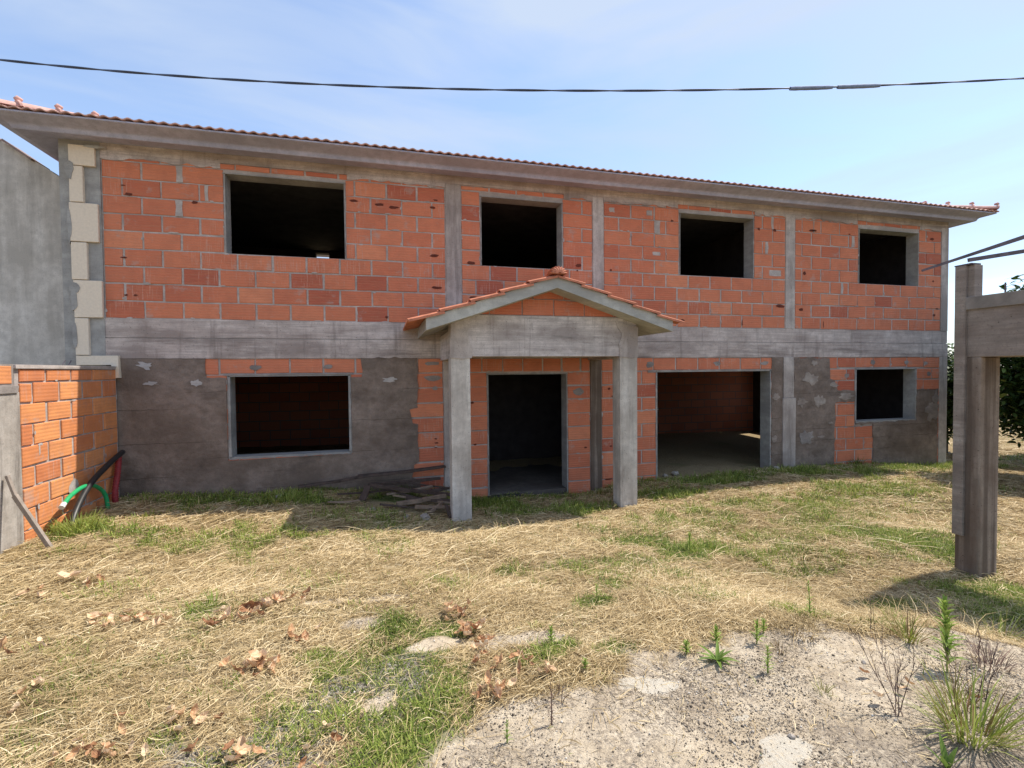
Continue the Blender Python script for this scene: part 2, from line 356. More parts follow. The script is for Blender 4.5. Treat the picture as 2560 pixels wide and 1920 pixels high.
def axis(lo, hi, step, far, g=1.25):
    a = list(np.arange(lo, hi + 1e-6, step)); s = step; q = lo
    while q > -far: s *= g; q -= s; a.insert(0, q)
    s = step; q = hi
    while q < far: s *= g; q += s; a.append(q)
    return np.array(a)
gx = axis(-5.5, 14.5, .05, 900); gy = axis(.6, 9.2, .04, 900)
GX, GY = np.meshgrid(gx, gy); GZ = gz(GX, GY)
ba, gr_, gv = masks(GX, GY)
pl_ = splat(GX, GY, PLAT, .7); ms_ = sstep(1.75, 1.35, GY + (fbm(GX, GY, .5, 400) - .5) * .6) * sstep(1.7, 2.1, GX)
nx, ny = len(gx), len(gy)
me = bpy.data.meshes.new('ground')
V = np.stack([GX.ravel(), GY.ravel(), GZ.ravel()], 1)
idx = np.arange(nx * ny).reshape(ny, nx); F = np.stack([idx[:-1, :-1], idx[:-1, 1:], idx[1:, 1:], idx[1:, :-1]], -1).reshape(-1, 4)
def fill(me, V, F, smooth=True):
    me.vertices.add(len(V)); me.vertices.foreach_set('co', V.astype(np.float32).ravel())
    me.loops.add(F.size); me.loops.foreach_set('vertex_index', F.astype(np.int32).ravel())
    me.polygons.add(len(F)); me.polygons.foreach_set('loop_start', (np.arange(len(F)) * F.shape[1]).astype(np.int32))
    me.polygons.foreach_set('loop_total', np.full(len(F), F.shape[1], np.int32))
    me.update(calc_edges=True); me.validate()
    me.polygons.foreach_set('use_smooth', np.full(len(me.polygons), smooth))
fill(me, V, F)
for nm, arr in (('bare', ba), ('green', gr_), ('gravel', gv), ('screed', pl_), ('moss', ms_)):
    a = me.attributes.new(nm, 'FLOAT', 'POINT'); a.data.foreach_set('value', arr.ravel().astype(np.float32))
def groundmat():
    m, n, b = mat('ground', .95, .1); v = coords(n)
    n1 = noise(n, 2.2, 7, .65, v); n2 = noise(n, 40, 5, .7, v); n3 = noise(n, 140, 4, .7, v)
    soil = ramp(n, n2, [(.36, (.15, .108, .06)), (.5, (.30, .225, .125)), (.64, (.50, .395, .235))])
    soil = mixc(n, mr(n, n1, .4, .65), soil, (.30, .235, .14))
    far = mixc(n, mr(n, attr(n, 'green'), .1, .9, 0, .85), soil, mixc(n, n2, (.05, .08, .02), (.14, .19, .05)))
    gra = ramp(n, n3, [(.35, (.12, .10, .085)), (.5, (.32, .28, .23)), (.64, (.58, .53, .46))])
    c = mixc(n, attr(n, 'gravel'), far, gra)
    slab = ramp(n, noise(n, 3.0, 7, .7, v, .3), [(.36, (.46, .37, .26)), (.5, (.59, .49, .36)), (.62, (.68, .58, .44))])
    moss = noise(n, 1.5, 8, .72, v, .5)
    grit = mth(n, 'ADD', mth(n, 'MULTIPLY', n3, .45), mth(n, 'MULTIPLY', n2, .55))
    k = mth(n, 'MULTIPLY', mr(n, moss, .40, .56), mr(n, grit, .44, .56, 0, .8))
    slab = mixc(n, k, slab, (.22, .18, .145))
    slab = mixc(n, mr(n, grit, .56, .64, 0, .7), slab, (.13, .11, .095))
    vo = N(n, 'ShaderNodeTexVoronoi'); vo.inputs['Scale'].default_value = 55; n.links.new(v, vo.inputs['Vector'])
    slab = mixc(n, mr(n, vo.outputs['Distance'], .12, .2, .45, 0), slab, (.62, .58, .52))
    slab = mixc(n, mth(n, 'MULTIPLY', attr(n, 'moss'), mr(n, n2, .38, .52, .2, .8)), slab, (.20, .165, .135))
    plat = mr(n, attr(n, 'screed'), .42, .5)
    slab = mixc(n, mth(n, 'MULTIPLY', plat, mr(n, n2, .36, .5, .2, .9)), slab, (.57, .52, .435))
    c = mixc(n, mr(n, attr(n, 'bare'), .3, .7), c, slab)
    n.links.new(c, b.inputs['Base Color'])
    p = bump(n, b, n2, .8, .02); bump(n, b, n3, .8, .006, p)
    return m
me.materials.append(groundmat())
go = bpy.data.objects.new('ground', me); C.objects.link(go); go['kind'] = 'structure'

# ------------------------------------------------------------------ house
house = empty('house', (4.2, 11.6, -2.3), 'unfinished two storey house of orange clay blocks with bare concrete bands and empty window openings', 'house')
YF = 8.5; ZB = 0.247; ZT = 0.854; XL, XR = -4.5, 12.97; YB = 14.7

def jit(a): return random.uniform(-a, a)
def brick_rows(mb, x0, x1, rows, joint0, pitch, holes, mp_, zmin=-9, zmax=9, m=0, jo=.013, tintf=None, skip=None):
    """rows: list (zlow, zhigh); mp_(u,z,d): map to world, d = depth behind the face"""
    for ri, (z0, z1) in enumerate(rows):
        off = joint0 + (pitch / 2 if ri % 2 else 0)
        k0 = math.floor((x0 - off) / pitch)
        edges = []
        u = off + k0 * pitch
        while u < x1 + pitch:
            edges.append((u, u + pitch)); u += pitch
        pieces = []
        for a, b in edges:
            ivs = [(max(a, x0), min(b, x1))]
            for (hx0, hx1, hz0, hz1) in holes:
                if z1 <= hz0 + .03 or z0 >= hz1 - .03: continue
                nv = []
                for p, q in ivs:
                    if q <= hx0 or p >= hx1: nv.append((p, q)); continue
                    if p < hx0: nv.append((p, hx0 + jo * .6))
                    if q > hx1: nv.append((hx1 - jo * .6, q))
                ivs = nv
            pieces += [list(v_) for v_ in ivs if v_[1] - v_[0] > .004]
        k_ = 0
        while k_ < len(pieces):      # a cut piece too thin to lay joins its neighbour
            p, q = pieces[k_]
            if q - p < .15:
                if k_ > 0 and abs(pieces[k_ - 1][1] - p) < .02: pieces[k_ - 1][1] = q; pieces.pop(k_); continue
                if k_ + 1 < len(pieces) and abs(pieces[k_ + 1][0] - q) < .02: pieces[k_ + 1][0] = p; pieces.pop(k_); continue
            k_ += 1
        if 1:
            ivs = pieces
            for p, q in ivs:
                zz0, zz1 = z0, z1
                for (hx0, hx1, hz0, hz1) in holes:      # clip rows that the opening's lintel or sill cuts
                    if q > hx0 + .02 and p < hx1 - .02:
                        if zz0 < hz1 - .005 < zz1 and zz0 >= hz0: zz0 = hz1
                        if zz0 < hz0 < zz1: zz1 = hz0
                if q - p < .07 or zz1 - zz0 < .05: continue
                if skip and skip((p + q) / 2, (z0 + z1) / 2): continue
                jx = jo * random.uniform(.7, 1.5); jz = .0095 * random.uniform(.5, 1.7)
                P0, P1, Z0, Z1 = p + jx, q - jx, zz0 + jz, zz1 - jz
                dd = random.uniform(-.003, .004); e = .006
                t = random.choice([.0, .2, .4, .45, .5, .5, .55, .55, .6, .6, .65, .65, .7, .75, .9]) if not tintf else tintf()
                ro = jit(.004)
                F0 = [mp_(P0, Z0 + ro, .03), mp_(P1, Z0 - ro, .03), mp_(P1, Z1 - ro, .03), mp_(P0, Z1 + ro, .03)]
                F1 = [mp_(P0 + jit(.003), Z0 + ro + jit(.003), dd + e), mp_(P1 + jit(.003), Z0 - ro + jit(.003), dd + e), mp_(P1 + jit(.003), Z1 - ro + jit(.003), dd + e), mp_(P0, Z1 + ro, dd + e)]
                F2 = [mp_(P0 + e, Z0 + ro + e, dd), mp_(P1 - e, Z0 - ro + e, dd), mp_(P1 - e, Z1 - ro - e, dd), mp_(P0 + e, Z1 + ro - e, dd)]
                mb.face(F2, m, t)
                if random.random() < .42:      # mortar squeezed over an edge of the block
                    for _ in range(random.choice([1, 1, 2])):
                        e1 = random.random(); sd_ = random.choice('lrtb'); a_ = random.uniform(.012, .04); b_ = random.uniform(.03, .09)
                        if sd_ in 'lr': cx_, cz_, aa, bb = (P0 if sd_ == 'l' else P1), Z0 + (Z1 - Z0) * e1, a_, b_
                        else: cx_, cz_, aa, bb = P0 + (P1 - P0) * e1, (Z0 if sd_ == 'b' else Z1), b_ * 1.6, a_ * .8
                        mb.face([mp_(cx_ + math.cos(q_ * .698) * aa / 2 * random.uniform(.6, 1.3), cz_ + math.sin(q_ * .698) * bb / 2 * random.uniform(.6, 1.3), dd - .0025) for q_ in range(9)], 1, .5)
                for A, B in ((F0, F1), (F1, F2)):
                    for i in range(4):
                        j = (i + 1) % 4; mb.face([A[i], A[j], B[j], B[i]], m, t)

def hole_wall(mb, x0, x1, z0, z1, y0, y1, holes, m=0):
    """solid wall slab in the XZ plane with rectangular holes; only outer faces"""
    xs = sorted({x0, x1, *[h[0] for h in holes], *[h[1] for h in holes]}); zs = sorted({z0, z1, *[h[2] for h in holes], *[h[3] for h in holes]})
    xs = [x for x in xs if x0 <= x <= x1]; zs = [z for z in zs if z0 <= z <= z1]
    def solid(i, j):
        if i < 0 or j < 0 or i >= len(xs) - 1 or j >= len(zs) - 1: return False
        cx = (xs[i] + xs[i + 1]) / 2; cz = (zs[j] + zs[j + 1]) / 2
        return not any(h[0] < cx < h[1] and h[2] < cz < h[3] for h in holes)
    for i in range(len(xs) - 1):
        for j in range(len(zs) - 1):
            if not solid(i, j): continue
            a, b, c, d = xs[i], xs[i + 1], zs[j], zs[j + 1]
            mb.face([(a, y0, c), (b, y0, c), (b, y0, d), (a, y0, d)], m); mb.face([(a, y1, c), (a, y1, d), (b, y1, d), (b, y1, c)], m)
            if not solid(i - 1, j): mb.face([(a, y0, c), (a, y0, d), (a, y1, d), (a, y1, c)], m)
            if not solid(i + 1, j): mb.face([(b, y0, c), (b, y1, c), (b, y1, d), (b, y0, d)], m)
            if not solid(i, j - 1): mb.face([(a, y0, c), (a, y1, c), (b, y1, c), (b, y0, c)], m)
            if not solid(i, j + 1): mb.face([(a, y0, d), (b, y0, d), (b, y1, d), (a, y1, d)], m)

WIN_U = [(-2.372, -.59, 1.893, 3.14), (1.695, 3.238, 1.893, 3.12), (5.72, 7.476, 1.893, 3.13), (10.27, 12.04, 1.893, 3.118)]
WIN_L = [(-2.37, -.575, -1.33, -.03), (10.22, 12.0, -1.21, -.02)]
DOOR = (1.79, 3.31, -2.9, -.045); GAR = (5.2, 7.91, -2.9, -.03)
grow = lambda h, a, top=True, bot=False: (h[0] - a, h[1] + a, h[2] - (a if bot else 0), h[3] + a)
COLS_U = [(1.07, 1.34), (3.85, 4.07), (8.29, 8.53)]
facade = lambda u, z, d: (u, YF + d, z)

# upper storey
up = MB()
hole_wall(up, XL, XR, ZT - .3, 3.30, YF + .011, YF + .26, WIN_U, 1)
rows = [(ZT + .26 * i, ZT + .26 * (i + 1)) for i in range(9)] + [(ZT + .26 * 9, 3.285)]
bays = [(-4.0, COLS_U[0][0]), (COLS_U[0][1], COLS_U[1][0]), (COLS_U[1][1], COLS_U[2][0]), (COLS_U[2][1], 12.76)]
for b0, b1 in bays: brick_rows(up, b0, b1, rows, -3.515 + .03, .5085, [grow(h, .012) for h in WIN_U], facade)
# broken pockets in some blocks: flat dark discs, their inner shade painted on
def pocket(mb, x, z, w_, h_, m, y=YF - .0015, mpf=None):
    k = 9; pts = []
    for i in range(k):
        a = 2 * math.pi * i / k; r = random.uniform(.7, 1.15)
        q = (x + math.cos(a) * w_ / 2 * r, z + math.sin(a) * h_ / 2 * r)
        pts.append((q[0], y, q[1]) if not mpf else mpf(*q))
    mb.face(pts, m, .5)
PK = [(-3.72, 2.83, .06, .02), (-3.65, 2.70, .12, .05), (-2.78, 2.65, .1, .05), (-3.74, 1.76, .09, .025), (-3.72, 1.2, .05, .03), (-3.6, 1.2, .06, .03),
 (-.45, 2.86, .14, .05), (-.03, 2.83, .15, .05), (.2, 2.8, .18, .055), (.85, 2.85, .09, .05), (.9, 2.98, .08, .03), (.87, 2.02, .18, .05), (.9, 1.47, .2, .05), (.05, .94, .05, .05),
 (1.52, 1.93, .16, .06), (1.55, 1.32, .15, .05), (3.55, 1.98, .12, .07), (3.53, 1.88, .04, .03), (4.22, 1.92, .05, .05), (5.55, 2.95, .07, .04), (7.6, 2.92, .07, .06), (8.0, 2.92, .1, .06), (8.15, 1.33, .22, .08), (8.7, 1.27, .12, .07),
 (8.78, 2.05, .1, .08), (9.0, 2.98, .22, .05), (10.0, 2.96, .07, .03), (12.45, 3.0, .16, .06), (12.5, 2.02, .08, .05), (12.55, 1.23, .08, .06), (5.78, .98, .1, .07), (7.2, .97, .02, .16), (9.3, .96, .02, .2)]
for x, z, a, b in PK: pocket(up, x, z, a, b, 2, YF - .004)
for x, k_, a, b in [(-2.98, 8, .10, .25), (-3.0, 6, .10, .25), (4.25, 8, .11, .09), (5.05, 8, .12, .1), (5.22, 7, .13, .25), (5.2, 5, .16, .07), (8.02, 4, .30, .12), (9.8, 3, .06, .25), (10.1, 7, .08, .25), (-2.62, 7, .05, .25), (7.8, 6, .06, .25), (7.95, 8, .05, .25), (9.02, 8, .04, .25)]:
    z = ZT + .26 * k_ + .13; q_ = [(x - a / 2, z - b / 2), (x, z - b / 2 + jit(.01)), (x + a / 2, z - b / 2), (x + a / 2 + jit(.015), z), (x + a / 2, z + b / 2), (x + jit(.02), z + b / 2), (x - a / 2, z + b / 2), (x - a / 2 + jit(.015), z + jit(.03))]
    up.face([(u_ + jit(.006), YF - .004, v_) for u_, v_ in q_], 1)
up.build('wall', [M_brick, M_mortar, M_cav], house, 'upper wall of red clay blocks between concrete posts')

# lower storey
lo = MB()
hole_wall(lo, XL + .1, XR, -2.95, ZB + .1, YF + .012, YF + .26, WIN_L + [DOOR, GAR], 1)
rowsl = [(ZB - .26 * (i + 1), ZB - .26 * i) for i in range(10)]
for b0, b1, rr_, p_ in [(-2.75, 1.0, rowsl[:1], .5085), (-2.75, .37, rowsl[1:], .5085), (.38, 1.0, rowsl[1:], 6), (1.14, 3.79, rowsl[:1], .38), (1.14, 1.79, rowsl[1:], 6), (3.31, 3.79, rowsl[1:], 6), (4.01, 8.2, rowsl, .5085), (8.55, 12.76, rowsl, .5085)]:
    brick_rows(lo, b0, b1, rr_, .55 if p_ < 1 else -2, p_, [grow(WIN_L[0], .03), grow(WIN_L[1], .03), grow(DOOR, .012), grow(GAR, .012)], facade)
for x, z, a, b in [(.85, -1.17, .05, .03), (.86, -1.24, .07, .03), (.85, -1.32, .05, .02), (1.5, -.55, .07, .04), (1.55, -1.3, .06, .03), (4.17, -.35, .07, .05), (4.25, -.5, .08, .04), (3.68, -1.46, .07, .04), (4.2, -1.46, .07, .03), (4.15, -2.1, .2, .03)]: pocket(lo, x, z, a, b, 2, YF - .004)
for x, z, a, b in [(.8, .15, .3, .07), (.8, -.1, .3, .12), (.85, -.28, .1, .07), (-2.0, .1, .2, .09), (-.9, .1, .16, .08), (3.55, -.4, .25, .16), (5.05, .1, .2, .12), (6.6, .12, .2, .09), (7.75, .12, .25, .09), (10.7, .12, .18, .12), (11.7, .12, .15, .09), (12.3, .1, .12, .1), (9.95, -.16, .16, .1), (12.4, -.15, .14, .1)]: pocket(lo, x, z, a, b, 3, YF - .006)
lo.build('wall', [M_brick, M_mortar, M_cav, M_splash], house, 'lower wall of clay blocks partly covered in dark cement plaster')

def poly_sheet(name, pts, y0, y1, m, parent, label=None, jitter=.02, fixed=(), step=.09):
    """irregular sheet in the XZ plane, given thickness, outline roughened"""
    out = []
    for i in range(len(pts)):
        a = Vector(pts[i]); b = Vector(pts[(i + 1) % len(pts)]); n_ = max(1, int((b - a).length / step))
        out.append(a)
        if i in fixed: continue
        for k in range(1, n_):
            q = a.lerp(b, k / n_); out.append(q + Vector((jit(jitter), jit(jitter))))
    mb = MB(); n_ = len(out)
    tris = tessellate_polygon([[Vector((p.x, p.y, 0)) for p in out]])
    mb.v = [(p.x, y0 + jit(.002), p.y) for p in out] + [(p.x, y1, p.y) for p in out]
    for t in tris: mb.f.append(tuple(t)); mb.m.append(0); mb.t.append(.5)
    for i in range(n_):
        j = (i + 1) % n_; mb.f.append((i, j, n_ + j, n_ + i)); mb.m.append(0); mb.t.append(.5)
    return mb.build(name, m, parent, label)
poly_sheet('plaster_coat', [(-4.0, .255), (-2.69, .25), (-2.68, -.05), (-2.41, -.06), (-2.41, -1.37), (-.54, -1.35), (-.54, -.07), (-.37, -.07), (-.38, .255), (.55, .25), (.55, -.15), (.55, -.61), (.41, -.64), (.46, -.88), (.55, -.9), (.56, -1.54), (.47, -1.61), (.43, -1.82), (.57, -1.88), (.57, -2.5), (-4.0, -2.5)],
    YF - .014, YF + .01, M_plast, house, 'dark rough cement plaster around the wide lower window', fixed=(0, 3, 4, 5, 19, 20))
poly_sheet('plaster_coat', [(7.935, .24), (8.22, .24), (8.22, -2.5), (7.935, -2.5)], YF - .012, YF + .01, M_plast, house, 'narrow strip of dark plaster beside the garage opening', .012)
poly_sheet('plaster_coat', [(8.52, .24), (9.46, .22), (9.49, -.23), (9.62, -.27), (9.69, -.48), (10.19, -.50), (10.19, -.74), (9.63, -.76), (9.62, -2.5), (8.52, -2.5)], YF - .013, YF + .01, M_plast, house, 'stained dark plaster between the post and the small lower window')
poly_sheet('plaster_coat', [(10.22, -1.235), (12.03, -1.235), (12.03, -.51), (12.69, -.5), (12.69, -2.6), (10.71, -2.6), (10.72, -1.27), (10.22, -1.27)], YF - .013, YF + .01, M_plast, house, 'dark plaster below the small lower window')
for (x, z, a, b) in [(-3.5, .14, .26, .13), (-3.43, -.13, .2, .07), (-2.83, -.13, .16, .13), (.08, -.12, .28, .1), (8.95, -.22, .42, .28), (9.05, .12, .16, .13), (8.72, -.72, .3, .25), (9.2, -.72, .3, .3), (8.85, -1.5, .4, .36), (9.6, -.38, .25, .14), (9.95, -.62, .5, .16), (8.05, -.6, .18, .16), (8.0, -1.5, .16, .2), (9.5, -1.2, .16, .06), (9.25, -1.5, .2, .05), (12.5, -1.0, .4, .5), (12.62, -.75, .2, .5)]:
    k = 17; P = []
    for i in range(k):
        an = 2 * math.pi * i / k; r = random.uniform(.5, 1.2); P.append((x + math.cos(an) * a / 2 * r, z + math.sin(an) * b / 2 * r))
    poly_sheet('mortar_patch', P, YF - .021, YF - .005, M_patchl if x < 1 else M_splash if random.random() < .2 else M_patch, house, None, .012, step=.05)

# concrete band between the storeys: two pours with a joint line, with a rough brick bed on top
bd = MB()
bd.box((-4.2, YF - .012, ZB), (XR + .012, YF + .3, .555)); bd.box((-4.2, YF - .002, .568), (XR + .006, YF + .3, ZT - .004)); bd.box((-4.19, YF + .02, .54), (XR, YF + .2, .58))
for x in (-2.3, -.95, .35, 5.7, 6.85, 8.28, 8.52, 10.4, 11.7): bd.box((x, YF - .0135, ZB + .01), (x + .008, YF, .55), 1)
for x in (6.1, 7.3, 9.9, -.4): bd.box((x, YF - .0035, .575), (x + .007, YF, ZT - .01), 1)
bd.build('concrete_band', [M_conc, M_mortar], house, 'board marked concrete floor band across the facade')
tb = MB(); tb.box((XL + .02, YF - .008, 3.283), (XR - .01, YF + .28, 3.432)); tb.build('top_beam', M_conc, house)
for a_, b_ in [(-4.0, -2.42), (-.55, 1.07), (3.27, 3.85), (4.07, 5.68), (7.5, 8.29), (8.53, 10.22), (12.07, 12.75)]:
    poly_sheet('mortar_smear', [(a_, 3.30), (a_, 3.20), ((a_ + b_) / 2, 3.22), (b_, 3.20), (b_, 3.30)], YF - .009, YF + .004, M_conc, house, None, .028, fixed=(4,), step=.08)
for a, b in COLS_U:
    c = MB(); c.box((a, YF - .01, ZT - .003), (b, YF + .1, 3.285), j=.004); c.build('concrete_post', M_concv, house, bevel=.006)
c = MB(); c.box((12.755, YF - .012, ZT + .002), (XR + .008, YF + .24, 3.284), j=.003); c.build('concrete_post', M_concv, house, 'upper corner post at the far right', bevel=.006)
c = MB(); c.box((12.73, YF - .02, -2.9), (XR + .004, YF + .2, ZB - .003), j=.004); c.build('concrete_post', M_concv, house, 'lower corner post at the far right', bevel=.01)
c = MB(); c.box((8.235, YF - .03, -.62), (8.5, YF + .05, ZB - .003), j=.004); c.box((8.2, YF - .045, -2.9), (8.53, YF + .06, -.624), j=.006); c.build('concrete_post', M_concv, house, bevel=.006)
c = MB(); c.box((3.785, YF - .012, -2.9), (4.01, YF + .05, ZB - .003), j=.003); c.build('concrete_post', M_frame, house, 'stained post beside the doorway', bevel=.006)
c = MB(); c.box((1.0, YF - .012, -2.9), (1.14, YF + .05, ZB - .003), j=.003); c.build('concrete_post', M_concv, house, bevel=.006)
# left corner render strip and grey infill beside the corner blocks
c = MB(); c.box((XL, YF - .016, -.2), (-4.0, YF + .03, 3.43)); c.box((XL, YF - .01, -2.9), (XL + .3, YF + .03, -.2)); c.build('corner_render', M_render, house)

def reveal(h, name, sill=False, depth=.27, wd=.034, m=None, label=None, y0=YF - .006):
    x0, x1, z0, z1 = h; mb = MB()
    def strip(p0, p1, outn, k):    # frontal rough strip + deep face
        a = Vector(p0); b = Vector(p1); n_ = max(2, int((b - a).length / .07)); prev = None
        for i in range(n_ + 1):
            q = a.lerp(b, i / n_); o_ = q + Vector(outn) * (wd + jit(.009)); cur = (q, o_)
            if prev:
                (q0, o0), (q1, o1) = prev, cur
                mb.face([(o0.x, y0, o0.y), (q0.x, y0, q0.y), (q1.x, y0, q1.y), (o1.x, y0, o1.y)])
                mb.face([(q0.x, y0, q0.y), (q0.x, YF + depth, q0.y), (q1.x, YF + depth, q1.y), (q1.x, y0, q1.y)])
                mb.face([(o0.x, y0, o0.y), (o1.x, y0, o1.y), (o1.x, YF + .02, o1.y), (o0.x, YF + .02, o0.y)])
                mb.face([(o0.x, YF + depth, o0.y), (o1.x, YF + depth, o1.y), (q1.x, YF + depth, q1.y), (q0.x, YF + depth, q0.y)])
            prev = cur
    e = .012
    strip((x0 + e, z0), (x0 + e, z1 + .0), (-1, 0), 0); strip((x1 - e, z0), (x1 - e, z1), (1, 0), 0); strip((x0 - .02, z1 - e), (x1 + .02, z1 - e), (0, 1), 0)
    if sill: strip((x0 - .02, z0 + e), (x1 + .02, z0 + e), (0, -1), 0)
    return mb.build(name, m or M_render, house, label)
for h in WIN_U: reveal(h, 'window_surround', wd=.012)
reveal(WIN_L[0], 'window_surround', True, label='rough cement surround of the wide lower window'); reveal(WIN_L[1], 'window_surround', True, label='rough cement surround of the small lower window')
reveal(DOOR, 'door_surround', wd=.014); reveal(GAR, 'garage_surround', wd=.03)
c = MB(); c.box((GAR[0] - .2, YF - .012, -.026), (GAR[1] + .22, YF + .1, .0)); c.box((GAR[0] - .2, YF - .011, -.05), (GAR[0] - .02, YF + .02, -.027)); c.build('lintel', M_splash, house, 'thin grey lintel over the garage opening', bevel=.004)
c = MB(); c.box((-2.45, YF - .012, -.03), (-.5, YF + .1, .0), j=.003); c.build('lintel', M_splash, house, 'thin grey lintel over the wide lower window', bevel=.004)

# interior shell
inn = MB()
rear_u = [(-1.80, -1.45, 2.0, 3.36)]
hole_wall(inn, XL, XR, ZT, 3.42, YB - .22, YB, rear_u, 0)
hole_wall(inn, XL, XR, -2.95, ZB, YB - .22, YB, [], 1)
def side_wall(x0, x1, holes=()):
    for (ya, yb_, za, zb_) in [(YF + .261, YB - .221, -2.95, 3.42)] if not holes else [(YF + .261, holes[0][0], -2.95, 3.42), (holes[0][1], YB - .221, -2.95, 3.42), (holes[0][0], holes[0][1], -2.95, holes[0][2]), (holes[0][0], holes[0][1], holes[0][3], 3.42)]:
        inn.box((x0, ya, za), (x1, yb_, zb_), 0)
side_wall(XL, XL + .24); side_wall(XR - .24, XR, [(12.9, 14.0, -1.0, .15)])
inn.box((4.3, YF + .27, -2.2), (4.45, YB - .23, ZB + .02), 0); inn.box((.6, YF + .27, -2.2), (.75, 12, ZB + .02), 0)
inn.box((.76, 11.5, -2.2), (4.29, 11.6, ZB + .02), 0)
inn.box((.8, YF + .27, ZT + .01), (.92, YB - .23, 3.35), 0); inn.box((4.5, YF + .27, ZT + .01), (4.62, YB - .23, 3.35), 0); inn.box((8.4, YF + .27, ZT + .01), (8.52, YB - .23, 3.35), 0)
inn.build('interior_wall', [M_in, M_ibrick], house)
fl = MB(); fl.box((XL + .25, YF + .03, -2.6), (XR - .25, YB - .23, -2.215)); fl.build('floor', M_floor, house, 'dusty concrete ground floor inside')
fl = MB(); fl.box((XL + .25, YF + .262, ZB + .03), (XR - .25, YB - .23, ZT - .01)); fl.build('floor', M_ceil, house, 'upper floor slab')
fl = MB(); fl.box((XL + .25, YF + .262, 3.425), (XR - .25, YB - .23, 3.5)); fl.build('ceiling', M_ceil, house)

# eaves: moulded overhang swept round the building
prof = [(-.06, 3.428), (.0, 3.426), (.32, 3.376), (.335, 3.373), (.345, 3.379), (.352, 3.39), (.358, 3.405), (.368, 3.423), (.385, 3.436), (.41, 3.444), (.5, 3.467), (.575, 3.487), (.590, 3.493), (.592, 3.50), (.592, 3.512), (.58, 3.52), (0, 3.66)]
ev = MB(); rings = []
for t, z in prof: rings.append([(XL - t, YF - t, z), (XR + t, YF - t, z), (XR + t, YB + t, z), (XL - t, YB + t, z)])
for a, b in zip(rings[:-1], rings[1:]):
    for i in range(4):
        j = (i + 1) % 4; ev.face([a[i], b[i], b[j], a[j]])
ev.build('eaves', M_eave, house, smooth=True)

# roof: corrugated tile field with hips
PITCH = .30; EX0, EX1, EY0, EY1 = XL - .62, XR + .62, YF - .62, YB + .62; EZ = 3.508
def field(mb, u0, u1, mp_, tm, wave=.143, amp=.012):
    n_ = int((u1 - u0) / (wave / 8)); us = [u0 + (u1 - u0) * i / n_ for i in range(n_ + 1)]
    def prof_(u): return amp * (math.sin(2 * math.pi * (u - u0) / wave))
    ts = [0, .3, .31, .7, .71, 1.2, 2, 3, tm]
    for i in range(n_):
        a, b = us[i], us[i + 1]; la = min(a - u0, u1 - a, tm); lb = min(b - u0, u1 - b, tm)
        for k in range(len(ts) - 1):
            q = []
            for u, t, l in ((a, ts[k], la), (b, ts[k], lb), (b, ts[k + 1], lb), (a, ts[k + 1], la)):
                t2 = min(t, l); lift = .014 if t in (0, .31, .71) else 0
                q.append(mp_(u, t2, EZ + .022 + PITCH * t2 + prof_(u) + lift))
            mb.face(q)
        A = mp_(a, 0, EZ + .036 + prof_(a)); B = mp_(b, 0, EZ + .036 + prof_(b))
        A2 = mp_(a, .004, EZ + .022 + prof_(a)); B2 = mp_(b, .004, EZ + .022 + prof_(b)); A3 = mp_(a, .3, EZ + .06 + prof_(a)); B3 = mp_(b, .3, EZ + .06 + prof_(b))
        mb.face([B, A, A2, B2]); mb.face([B2, A2, A3, B3])
TM = (EY1 - EY0) / 2
rf = MB()
field(rf, EX0, EX1, lambda u, t, z: (u, EY0 + t, z), TM)
field(rf, EY0, EY1, lambda u, t, z: (EX0 + t, u, z), TM); field(rf, EY0, EY1, lambda u, t, z: (EX1 - t, u, z), TM)
rf.face([(EX0, EY1, EZ), (EX1, EY1, EZ), (EX1 - TM, EY1 - TM, EZ + PITCH * TM), (EX0 + TM, EY1 - TM, EZ + PITCH * TM)])
roof = rf.build('roof', M_tile, house, 'low hipped roof of pale red wavy tiles', smooth=True)
def hip_tile(a, b, name='hip_tile', r0=.095, r1=.08, parent=None, knob=True, m=None):
    a = Vector(a); b = Vector(b); d = (b - a).normalized(); s = d.cross(Vector((0, 0, 1))).normalized(); u = s.cross(d)
    mb = MB(); n_ = 10; st = [(0, r0 * 1.25 if knob else r0), (.06, r0 * 1.3 if knob else r0), (.10, r0), (1.05, r1)]
    ring = []
    for t, r in st:
        c_ = a.lerp(b, t); ring.append([c_ + s * math.cos(math.pi * k / n_) * r + u * (math.sin(math.pi * k / n_) * r * .85 - .01) for k in range(n_ + 1)])
    for p, q in zip(ring[:-1], ring[1:]):
        for k in range(n_): mb.face([p[k], p[k + 1], q[k + 1], q[k]])
    mb.face(list(reversed(ring[0])))
    if knob:
        c_ = a + u * r0 * 1.08 + d * .03; mb.tube([c_ - d * .03, c_ + d * .0 + u * .02, c_ + d * .05], [.022, .034, .02], 8)
    o = mb.build(name, m or M_tile, parent, smooth=True); return o
for sx, x0 in ((1, EX0), (-1, EX1)):
    for k in range(9):
        t0 = .02 + k * .30; t1 = t0 + .31
        f_ = lambda t: (x0 + sx * t, EY0 + t, EZ + .075 + PITCH * t)
        hip_tile(f_(t0), f_(t1), parent=roof)

